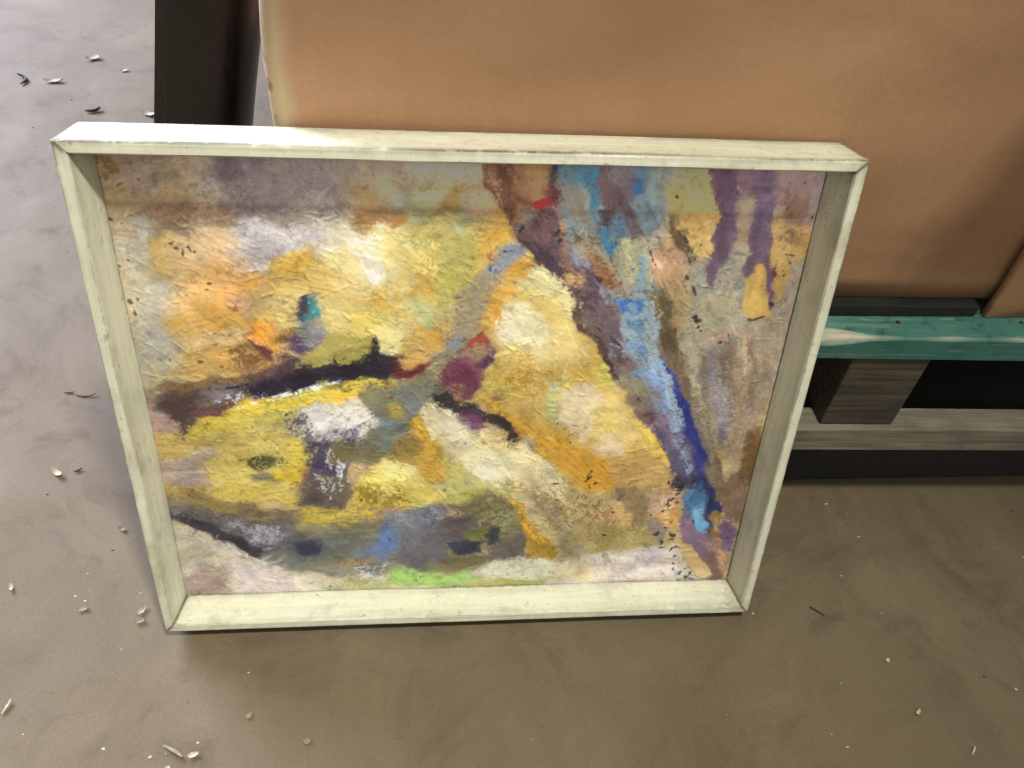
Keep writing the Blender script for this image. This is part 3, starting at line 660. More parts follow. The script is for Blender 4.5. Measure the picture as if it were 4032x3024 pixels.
([(715,367),(749,382),(764,407),(809,453),(844,508),(806,512),(768,453),(723,402)],(232,190,96),(238,204,120),dict(soft=9,rough=8,ang=60)),
([(765,429),(807,451),(846,513),(854,535),(815,505)],(236,200,84),None,dict(soft=9,ang=60)),
([(701,409),(719,400),(747,425),(756,455),(724,461),(707,436)],(220,178,56),(226,188,76),dict(soft=6,rough=7)),
([(707,494),(730,468),(762,466),(776,502),(736,502)],(214,184,152),(220,194,164),dict(soft=7,rough=8)),
([(740,502),(804,498),(854,538),(863,583),(753,581)],(200,160,92),(210,174,108),dict(soft=12,rough=9,ang=160)),
([(619,465),(662,470),(703,487),(741,511),(751,578),(695,577),(665,552),(638,510)],(202,148,48),(212,162,64),dict(soft=8,rough=9,ang=50)),
([(638,483),(693,484),(737,508),(742,552),(710,559),(681,549),(652,521)],(200,148,54),(210,164,76),dict(soft=10,rough=10,dry=0.06,ang=50)),
([(454,353),(473,320),(491,312),(498,296),(515,275),(528,286),(536,308),(533,328),(521,341),(519,373),(502,395),(474,393),(463,379)],(108,58,72),(120,72,82),dict(soft=5,rough=6,dry=0.12,ang=30)),
([(498,298),(519,286),(529,312),(506,328),(500,314)],(166,142,98),None,dict(soft=6,rough=6,dry=0.1)),
([(498,296),(515,276),(528,285),(519,289),(505,300)],(150,70,46),None,dict(soft=5,dry=0.25,ang=150)),
([(470,364),(492,360),(493,394),(472,392)],(176,140,86),None,dict(soft=6,dry=0.36)),
([(517,339),(527,312),(535,306),(534,330),(521,343)],(86,52,84),None,dict(soft=4)),
([(437,379),(461,375),(476,394),(511,403),(523,416),(551,423),(583,451),(579,476),(567,473),(566,448),(522,430),(482,420),(447,396)],(54,46,46),(70,60,56),dict(soft=5,rough=6,dry=0.28,ang=35)),
([(478,416),(523,421),(524,441),(503,457),(488,443)],(94,54,84),(106,66,92),dict(soft=6,rough=6,dry=0.2,ang=45)),
([(361,324),(390,322),(396,334),(411,338),(436,326),(421,348),(398,350),(377,347)],(112,48,46),None,dict(soft=4,rough=5,dry=0.3,ang=160)),
([(590,469),(609,467),(613,488),(597,483)],(172,168,160),None,dict(soft=6,op=0.8)),
([(497,-32),(552,83),(549,102),(564,119),(602,156),(634,187),(655,211),(659,234),(675,270),(708,304),(807,304),(810,265),(793,233),(776,204),(765,157),(762,118),(778,52),(763,-39)],(112,92,88),(130,112,102),dict(soft=5,rough=6,ang=60)),
([(649,197),(662,239),(682,279),(702,295),(720,324),(739,358),(750,385),(773,418),(807,453),(830,484),(848,520),(862,576),(961,578),(927,527),(896,466),(868,396),(845,341),(831,312),(806,248),(786,196)],(112,96,96),(128,112,108),dict(soft=5,rough=6,ang=60)),
([(497,-32),(591,-35),(601,-19),(603,52),(584,66),(578,76),(567,102),(552,102),(543,83),(530,67),(513,44),(505,-20)],(104,70,52),(122,86,62),dict(soft=5,rough=8,ang=60)),
([(572,-19),(598,-21),(603,50),(587,62),(572,53)],(152,112,72),None,dict(soft=7,rough=8,dry=0.15)),
([(513,41),(541,44),(555,66),(549,82),(530,64)],(150,112,76),None,dict(soft=7,rough=8,dry=0.42,ang=60)),
([(555,76),(585,71),(579,90),(560,104)],(138,100,68),None,dict(soft=7,dry=0.3)),
([(600,-35),(675,-36),(672,34),(679,71),(689,100),(665,100),(653,64),(648,38),(618,35),(606,-23)],(68,112,138),(88,128,146),dict(soft=7,rough=8,dry=0.08,ang=75)),
([(587,-35),(600,-35),(611,34),(605,37),(596,-22)],(58,52,58),None,dict(soft=5,rough=6,dry=0.1)),
([(613,35),(649,36),(655,64),(667,96),(655,114),(634,113),(619,89),(614,72)],(122,112,100),(136,126,112),dict(soft=7,rough=8,ang=75)),
([(607,65),(631,78),(650,99),(653,116),(642,125),(627,106)],(100,126,144),(118,138,148),dict(soft=7,rough=8,dry=0.2,ang=60)),
([(671,-29),(717,-29),(722,65),(698,50),(674,37)],(118,102,98),None,dict(soft=8,rough=8,ang=60)),
([(667,36),(675,-21),(701,47),(719,70),(740,99),(724,92),(702,80),(703,105),(687,100),(680,71)],(92,64,70),(108,80,80),dict(soft=5,rough=7,dry=0.06,ang=60)),
([(670,91),(688,87),(687,124),(677,116)],(76,56,60),None,dict(soft=5,rough=6,dry=0.15)),
([(713,-32),(764,-35),(814,34),(781,50),(776,86),(760,109),(744,116),(732,80),(716,53)],(108,128,138),(126,138,140),dict(soft=10,rough=8,ang=60)),
([(725,-30),(813,32),(785,46),(742,36)],(150,146,126),(160,152,132),dict(soft=12,rough=8,ang=20)),
([(715,36),(729,38),(737,49),(724,56)],(42,86,148),None,dict(soft=6,rough=6)),
([(681,-36),(701,-36),(699,-25),(686,-26)],(70,92,142),None,dict(soft=8,dry=0.2)),
([(711,-30),(748,-31),(740,36),(716,33)],(84,116,140),None,dict(soft=8,dry=0.3)),
([(699,84),(721,85),(724,109),(709,113)],(74,108,138),None,dict(soft=6,rough=7,dry=0.1)),
([(711,70),(728,73),(743,107),(725,104)],(104,92,92),None,dict(soft=7,dry=0.2,ang=60)),
([(575,78),(591,74),(585,101),(566,119),(567,103)],(120,110,98),None,dict(soft=5,rough=5)),
([(571,121),(584,81),(612,79),(616,104),(630,115),(628,132),(591,124)],(96,68,70),(112,84,80),dict(soft=6,rough=7,dry=0.08,ang=60)),
([(581,122),(636,132),(629,152),(645,174),(621,174),(597,152)],(72,56,66),(88,70,78),dict(soft=6,rough=8,dry=0.1,ang=60)),
([(623,134),(640,132),(649,166),(634,168)],(146,112,92),None,dict(soft=6,rough=8,dry=0.25,ang=75)),
([(612,80),(625,78),(636,134),(625,123)],(160,128,96),None,dict(soft=6,rough=8,dry=0.35,ang=70)),
([(581,65),(600,58),(605,69),(596,75),(586,73)],(164,38,44),(178,52,54),dict(soft=4,rough=5)),
([(602,42),(616,45),(618,72),(605,74),(599,62)],(104,50,54),None,dict(soft=6,rough=6,dry=0.12)),
([(709,113),(754,114),(766,139),(770,176),(768,214),(741,216),(732,186),(717,149)],(176,170,130),(190,184,146),dict(soft=7,rough=8,dry=0.04,ang=70)),
([(650,114),(685,122),(694,133),(677,133),(658,130)],(120,112,92),None,dict(soft=7)),
([(661,128),(686,131),(714,164),(729,191),(739,214),(716,203),(695,184),(677,166)],(152,108,72),(168,128,88),dict(soft=5,rough=7,ang=50)),
([(704,169),(725,186),(737,212),(700,196)],(122,74,48),None,dict(soft=6,rough=7,dry=0.1)),
([(660,137),(679,164),(694,182),(688,186),(672,164)],(82,48,46),None,dict(soft=4,rough=5,dry=0.1,ang=60)),
([(683,109),(698,107),(699,122),(712,120),(713,142),(700,137)],(72,122,162),(90,136,168),dict(soft=5,rough=7)),
([(703,120),(709,119),(714,142),(707,135)],(40,88,148),None,dict(soft=4)),
([(740,165),(756,167),(764,201),(750,210)],(138,164,168),None,dict(soft=6,rough=6,ang=75)),
([(647,134),(660,132),(673,155),(681,186),(712,211),(715,222),(695,220),(682,199),(672,168),(653,153)],(140,140,160),(154,154,170),dict(soft=6,rough=6,ang=60)),
([(645,157),(671,161),(681,199),(695,218),(725,232),(738,273),(677,274),(664,224),(667,205)],(96,74,84),(110,88,94),dict(soft=6,rough=7,ang=60)),
([(636,174),(662,174),(667,198),(656,200),(641,190)],(198,148,94),(206,160,104),dict(soft=5,rough=6)),
([(651,205),(663,203),(675,254),(691,265),(673,270),(659,234)],(92,66,60),None,dict(soft=6,dry=0.2)),
([(662,223),(678,230),(683,254),(669,246)],(206,172,150),None,dict(soft=4,dry=0.62,ang=75)),
([(710,197),(772,193),(794,243),(795,273),(736,273),(724,234)],(148,162,166),(160,170,172),dict(soft=7,rough=8,ang=70)),
([(720,220),(757,216),(764,233),(754,243),(731,236)],(68,108,164),None,dict(soft=6,rough=8)),
([(740,219),(758,216),(762,230),(746,236)],(42,92,160),None,dict(soft=5)),
([(655,199),(687,201),(699,222),(717,265),(681,265),(667,239)],(88,68,72),(104,84,84),dict(soft=6,rough=7,dry=0.06,ang=70)),
([(659,230),(694,220),(723,225),(738,259),(744,291),(719,285),(692,285),(677,265)],(104,86,90),(120,102,104),dict(soft=7,rough=7,ang=40,dry=0.1)),
([(666,224),(680,224),(691,263),(678,259)],(190,150,130),None,dict(soft=4,dry=0.6,ang=70)),
([(728,239),(784,223),(796,258),(800,312),(791,339),(770,322),(747,287),(734,253)],(144,158,162),(156,168,168),dict(soft=7,rough=8,ang=70)),
([(747,247),(762,250),(765,267),(751,262)],(72,112,148),None,dict(soft=6,dry=0.1)),
([(738,259),(748,255),(760,271),(748,279)],(176,190,204),None,dict(soft=6,dry=0.2)),
([(747,287),(773,285),(776,312),(768,322)],(108,138,168),None,dict(soft=6,rough=7,dry=0.1,ang=50)),
([(701,289),(739,293),(762,320),(765,341),(745,348),(735,360),(721,331)],(112,92,92),(128,108,104),dict(soft=6,rough=8,dry=0.05,ang=50)),
([(720,289),(739,293),(748,312),(722,310)],(150,148,162),None,dict(soft=6,dry=0.2)),
([(734,320),(748,324),(747,345),(734,350)],(186,160,150),None,dict(soft=5,dry=0.58,ang=60)),
([(740,354),(778,339),(793,339),(787,363),(791,418),(768,409)],(150,138,114),(162,150,126),dict(soft=7,rough=7,ang=60)),
([(749,380),(772,407),(807,451),(797,421),(773,385)],(126,104,88),None,dict(soft=7)),
([(760,341),(791,335),(795,314),(811,320),(824,354),(839,385),(850,419),(860,456),(835,465),(824,430),(793,389),(781,363)],(138,158,184),(152,168,188),dict(soft=7,rough=7,ang=65)),
([(782,367),(807,380),(824,419),(797,407)],(158,152,158),None,dict(soft=9,ang=60)),
([(793,418),(825,421),(836,456),(818,460),(803,451)],(150,128,144),None,dict(soft=7,rough=6)),
([(790,418),(803,409),(813,425),(807,446)],(112,74,84),None,dict(soft=6,rough=6)),
([(807,453),(860,458),(879,501),(901,571),(861,571),(847,515),(830,481)],(92,80,106),(108,96,120),dict(soft=6,rough=7,ang=60)),
([(839,463),(858,460),(888,516),(880,541),(849,501)],(176,180,198),None,dict(soft=6,dry=0.46,ang=105)),
([(771,196),(789,196),(808,248),(831,299),(845,341),(866,396),(858,407),(825,350),(806,312),(795,258)],(122,100,80),(136,114,92),dict(soft=6,rough=6,ang=75)),
([(795,256),(814,264),(825,295),(808,299)],(92,76,56),None,dict(soft=6,dry=0.1,ang=75)),
([(776,206),(787,204),(805,239),(794,239)],(92,80,48),None,dict(soft=6,dry=0.25,ang=75)),
([(808,322),(825,348),(843,376),(860,408),(881,461),(906,514),(929,572),(892,531),(863,463),(854,430),(835,385)],(46,52,122),(60,66,134),dict(soft=5,rough=5,ang=65)),
([(844,510),(870,530),(900,540),(930,568),(949,613),(959,632),(941,650),(927,634),(927,597),(898,575),(864,562)],(42,48,82),(56,64,100),dict(soft=6,rough=7,dry=0.05,ang=70)),
([(818,457),(858,457),(884,505),(886,552),(866,557),(847,517)],(88,82,108),(106,100,122),dict(soft=8,rough=7,dry=0.05,ang=100)),
([(846,471),(868,467),(886,530),(869,525)],(170,176,196),None,dict(soft=5,dry=0.54,ang=100)),
([(861,554),(896,551),(898,568),(868,572)],(58,52,44),None,dict(soft=5,dry=0.12)),
([(902,550),(921,566),(940,597),(923,597)],(110,130,170),None,dict(soft=5,dry=0.5,ang=70)),
([(886,596),(905,568),(929,597),(936,613),(930,639),(941,669),(937,691),(914,674),(895,635)],(82,126,162),(98,140,172),dict(soft=6,rough=7,ang=100)),
([(907,633),(924,615),(937,672),(935,688),(915,666)],(110,162,198),(130,176,206),dict(soft=5,rough=6,ang=100)),
([(887,654),(895,622),(914,674),(937,691),(949,705),(950,754),(924,733),(896,693)],(128,98,126),(138,110,134),dict(soft=6,rough=7)),
([(931,644),(945,650),(952,689),(943,688)],(60,60,84),None,dict(soft=6)),
([(791,-37),(1004,-41),(1005,154),(1007,272),(968,496),(918,448),(874,357),(815,265),(776,195),(757,139),(779,86),(776,43)],(166,150,124),(176,160,132),dict(soft=5,rough=6,ang=110)),
([(774,42),(831,-18),(857,67),(859,98),(853,114),(858,131),(852,149),(836,158),(816,120),(799,103),(781,86),(773,69)],(192,152,86),(204,166,102),dict(soft=8,rough=8,ang=60)),
([(788,35),(811,-19),(832,37),(821,47)],(150,130,90),None,dict(soft=10,dry=0.1)),
([(808,103),(849,111),(859,134),(839,156),(822,138)],(214,178,104),(222,190,120),dict(soft=7,rough=8,dry=0.06,ang=60)),
([(777,86),(788,89),(810,120),(825,159),(808,140),(795,135),(792,114)],(110,92,66),(130,110,82),dict(soft=6,rough=7,dry=0.12,ang=60)),
([(756,139),(779,110),(807,135),(827,157),(829,177),(818,198),(782,199)],(190,150,110),(200,162,122),dict(soft=8,rough=8,ang=55)),
([(746,121),(772,107),(781,121),(765,132)],(186,178,158),None,dict(soft=8)),
([(765,141),(786,146),(784,165),(765,159)],(224,172,148),None,dict(soft=6,rough=6,dry=0.1,ang=50)),
([(780,185),(819,185),(845,233),(845,273),(815,265)],(184,156,112),None,dict(soft=9,rough=8,ang=60)),
([(773,199),(789,200),(818,269),(796,269)],(112,96,62),None,dict(soft=6,rough=7,dry=0.1,ang=75)),
([(829,181),(853,154),(885,116),(904,119),(914,137),(909,174),(931,256),(867,273),(842,233)],(164,156,134),(176,168,146),dict(soft=8,rough=8,ang=60)),
([(849,213),(910,203),(919,252),(865,263)],(176,166,112),None,dict(soft=7,dry=0.48,ang=60)),
([(855,-37),(934,-39),(940,58),(900,66),(881,58),(866,33)],(128,100,108),(136,108,114),dict(soft=9,rough=7)),
([(823,-37),(852,-37),(873,43),(877,67),(886,84),(889,110),(878,132),(871,165),(864,196),(854,186),(858,129),(850,111),(857,81),(850,60),(837,37)],(94,70,88),(104,82,98),dict(soft=6,rough=6,ang=75)),
([(829,-35),(849,-35),(869,43),(871,60),(854,60),(839,37)],(74,54,62),None,dict(soft=12)),
([(857,76),(880,73),(888,112),(873,116),(856,111)],(88,74,84),None,dict(soft=12)),
([(905,-18),(926,-22),(941,65),(901,73),(891,49)],(96,76,98),None,dict(soft=10,rough=6)),
([(897,59),(932,58),(949,136),(970,216),(957,218),(941,155),(929,153),(927,174),(917,186),(905,169),(914,137),(901,110),(902,83)],(108,86,104),(116,96,112),dict(soft=6,rough=5,ang=85)),
([(899,80),(922,80),(927,111),(903,110)],(84,72,82),None,dict(soft=12)),
([(931,108),(941,104),(967,212),(957,216)],(112,78,108),None,dict(soft=6,ang=85)),
([(867,111),(886,112),(880,137),(871,165),(864,156)],(132,116,122),None,dict(soft=8,ang=75)),
([(874,58),(899,63),(902,83),(901,110),(891,117),(881,84)],(158,134,104),None,dict(soft=6,rough=6)),
([(882,116),(901,114),(902,130),(888,130)],(182,156,124),None,dict(soft=6,dry=0.2)),
([(903,163),(919,152),(927,174),(917,186)],(112,94,108),None,dict(soft=7)),
([(923,-37),(999,-40),(1002,89),(984,98),(947,76),(933,58)],(150,122,116),(160,132,126),dict(soft=9,rough=8,ang=120)),
([(953,46),(980,57),(984,96),(950,72)],(118,86,66),(130,98,78),dict(soft=9,rough=9,dry=0.08)),
([(973,-35),(1002,-37),(1001,71),(986,91),(982,57)],(172,148,148),None,dict(soft=7,rough=7,ang=110)),
([(937,76),(951,79),(982,96),(975,118),(981,130),(1002,128),(1002,156),(975,142),(955,157)],(194,154,88),(204,166,104),dict(soft=7,rough=8,ang=100)),
([(974,100),(1003,96),(1004,134),(986,134),(974,118)],(194,150,92),None,dict(soft=8,rough=7)),
([(952,75),(977,96),(975,118),(961,104)],(150,116,76),None,dict(soft=8,dry=0.2)),
([(927,159),(935,151),(945,164),(966,244),(938,250),(926,244),(915,186),(929,174)],(200,162,82),(208,174,96),dict(soft=5,rough=5,ang=95)),
([(974,145),(1002,139),(1007,256),(970,252),(967,228),(974,212)],(160,142,122),(170,152,130),dict(soft=7,rough=7,ang=120)),
([(968,151),(977,142),(979,164),(974,216),(967,222),(963,193)],(194,158,92),None,dict(soft=6,rough=6,dry=0.06,ang=110)),
([(958,170),(966,155),(967,183),(963,195)],(94,50,44),None,dict(soft=5,dry=0.12)),
([(949,191),(961,191),(970,222),(962,230)],(100,68,88),None,dict(soft=5)),
([(901,190),(916,189),(931,252),(920,256)],(150,140,130),None,dict(soft=8)),
([(823,238),(865,218),(915,228),(930,256),(876,278),(869,303),(876,385),(854,363)],(164,156,128),(176,166,138),dict(soft=9,rough=8,ang=75)),
([(901,278),(966,247),(1001,408),(984,479),(972,547),(947,502),(929,408)],(176,150,116),(184,160,128),dict(soft=9,rough=8,ang=75)),
([(869,303),(889,297),(903,341),(936,443),(937,492),(921,452),(895,385),(882,385)],(144,130,130),(154,140,136),dict(soft=8,rough=7,ang=80)),
([(892,295),(911,312),(939,385),(950,424),(919,363)],(126,108,92),None,dict(soft=7,rough=6,dry=0.1,ang=75)),
([(916,445),(936,443),(942,488),(930,485)],(118,102,110),None,dict(soft=7,ang=80)),
([(859,341),(882,385),(912,442),(929,502),(916,514),(876,419)],(162,150,112),None,dict(soft=8,ang=75)),
([(858,385),(876,399),(922,522),(966,578),(932,577),(889,466)],(122,108,92),(136,120,102),dict(soft=8,rough=7,ang=70)),
([(921,492),(942,488),(955,522),(935,527)],(176,152,100),None,dict(soft=7)),
([(976,459),(1000,448),(1017,579),(974,578),(978,503)],(120,88,50),(132,100,60),dict(soft=7,rough=6,ang=75)),
([(876,278),(891,276),(898,284),(884,291)],(216,178,168),None,dict(soft=5)),
([(889,276),(904,274),(904,295),(889,295)],(176,132,124),None,dict(soft=7,op=0.8,dry=0.2)),
([(922,274),(932,272),(938,293),(925,286)],(168,118,74),None,dict(soft=6,dry=0.1)),
([(919,506),(958,561),(996,539),(999,649),(972,654),(947,602)],(124,98,72),(134,110,84),dict(soft=9,rough=7,ang=80)),
([(963,667),(975,651),(999,673),(998,735),(976,723)],(120,92,124),(130,102,132),dict(soft=8,rough=7)),
([(939,688),(968,684),(984,729),(960,734)],(128,98,112),None,dict(soft=7)),
([(940,637),(959,640),(964,662),(945,661)],(186,146,80),None,dict(soft=5,rough=7,dry=0.15)),
([(948,678),(966,681),(972,715),(958,711)],(168,124,62),None,dict(soft=6,rough=6,dry=0.08)),
([(918,724),(963,726),(987,770),(983,799),(953,798),(966,778)],(118,88,84),(130,100,94),dict(soft=7,rough=6,ang=70)),
([(953,705),(988,741),(1004,776),(995,803),(982,770)],(182,142,104),None,dict(soft=6,rough=7,dry=0.25,ang=60)),
([(654,781),(686,753),(727,728),(866,715),(895,715),(945,789),(938,815),(757,811),(651,810)],(222,208,186),(230,216,196),dict(soft=7,rough=8,ang=5)),
([(649,749),(727,732),(736,781),(657,793)],(206,186,140),None,dict(soft=8,rough=10,dry=0.44,ang=120)),
([(754,741),(879,729),(911,773),(879,801),(767,803)],(228,212,202),None,dict(soft=14,rough=8,ang=175)),
([(791,720),(834,716),(836,730),(792,734)],(220,206,180),None,dict(soft=10)),
([(890,715),(912,711),(931,739),(965,775),(948,792),(921,766)],(202,170,110),(212,184,128),dict(soft=4,rough=6,h=0.9)),
([(733,793),(912,795),(999,797),(1000,806),(735,806)],(200,182,160),None,dict(soft=6,dry=0.3)),
([(281,212),(389,181),(416,256),(345,304),(276,288)],(238,216,128),None,dict(soft=40,rough=10,op=0.55)),
([(287,112),(371,110),(389,181),(323,182)],(240,224,170),None,dict(soft=34,rough=10,op=0.45)),
([(397,124),(509,115),(512,179),(416,195)],(212,202,124),None,dict(soft=40,rough=10,op=0.4)),
([(569,217),(656,239),(676,304),(598,337),(544,304)],(232,212,140),None,dict(soft=36,rough=10,op=0.45)),
([(623,380),(739,390),(809,502),(686,481)],(236,206,126),None,dict(soft=36,rough=10,op=0.45)),
([(459,423),(561,499),(637,569),(524,556)],(232,222,172),None,dict(soft=30,rough=10,op=0.45)),
([(103,474),(208,439),(212,570),(106,568)],(214,192,106),None,dict(soft=34,rough=10,op=0.5)),
([(13,455),(225,404),(193,439),(29,491)],(190,176,110),None,dict(soft=26,rough=10,op=0.35)),
([(816,146),(940,190),(958,428),(915,504),(855,337)],(164,157,136),None,dict(soft=40,rough=10,op=0.5,ang=75)),
([(926,190),(1000,189),(1009,476),(968,475)],(164,142,116),None,dict(soft=30,rough=10,op=0.45,ang=75)),
([(12,117),(65,129),(84,213),(20,369),(9,353)],(182,172,148),None,dict(soft=26,rough=10,op=0.5)),
([(65,129),(111,115),(136,213),(88,273)],(206,172,124),None,dict(soft=24,rough=10,op=0.45)),
([(145,628),(413,604),(562,704),(329,741)],(112,112,110),None,dict(soft=30,rough=10,op=0.4)),
([(606,-27),(649,-29),(688,74),(726,108),(772,191),(792,253),(741,253),(711,186),(668,123),(633,92)],(116,134,142),(146,156,154),dict(soft=22,rough=12,dry=0.4,ang=60,op=0.85)),
([(674,-29),(761,-31),(771,86),(752,121),(708,104)],(112,128,136),(132,140,138),dict(soft=24,rough=12,dry=0.34,ang=60,op=0.8)),
([(641,114),(728,122),(757,185),(750,214),(698,168)],(150,146,124),(172,160,124),dict(soft=14,rough=12,dry=0.42,ang=60,op=0.8)),
([(731,229),(789,229),(803,312),(843,385),(855,442),(817,407),(764,320)],(140,164,184),(164,176,186),dict(soft=16,rough=12,dry=0.36,ang=65,op=0.8)),
]
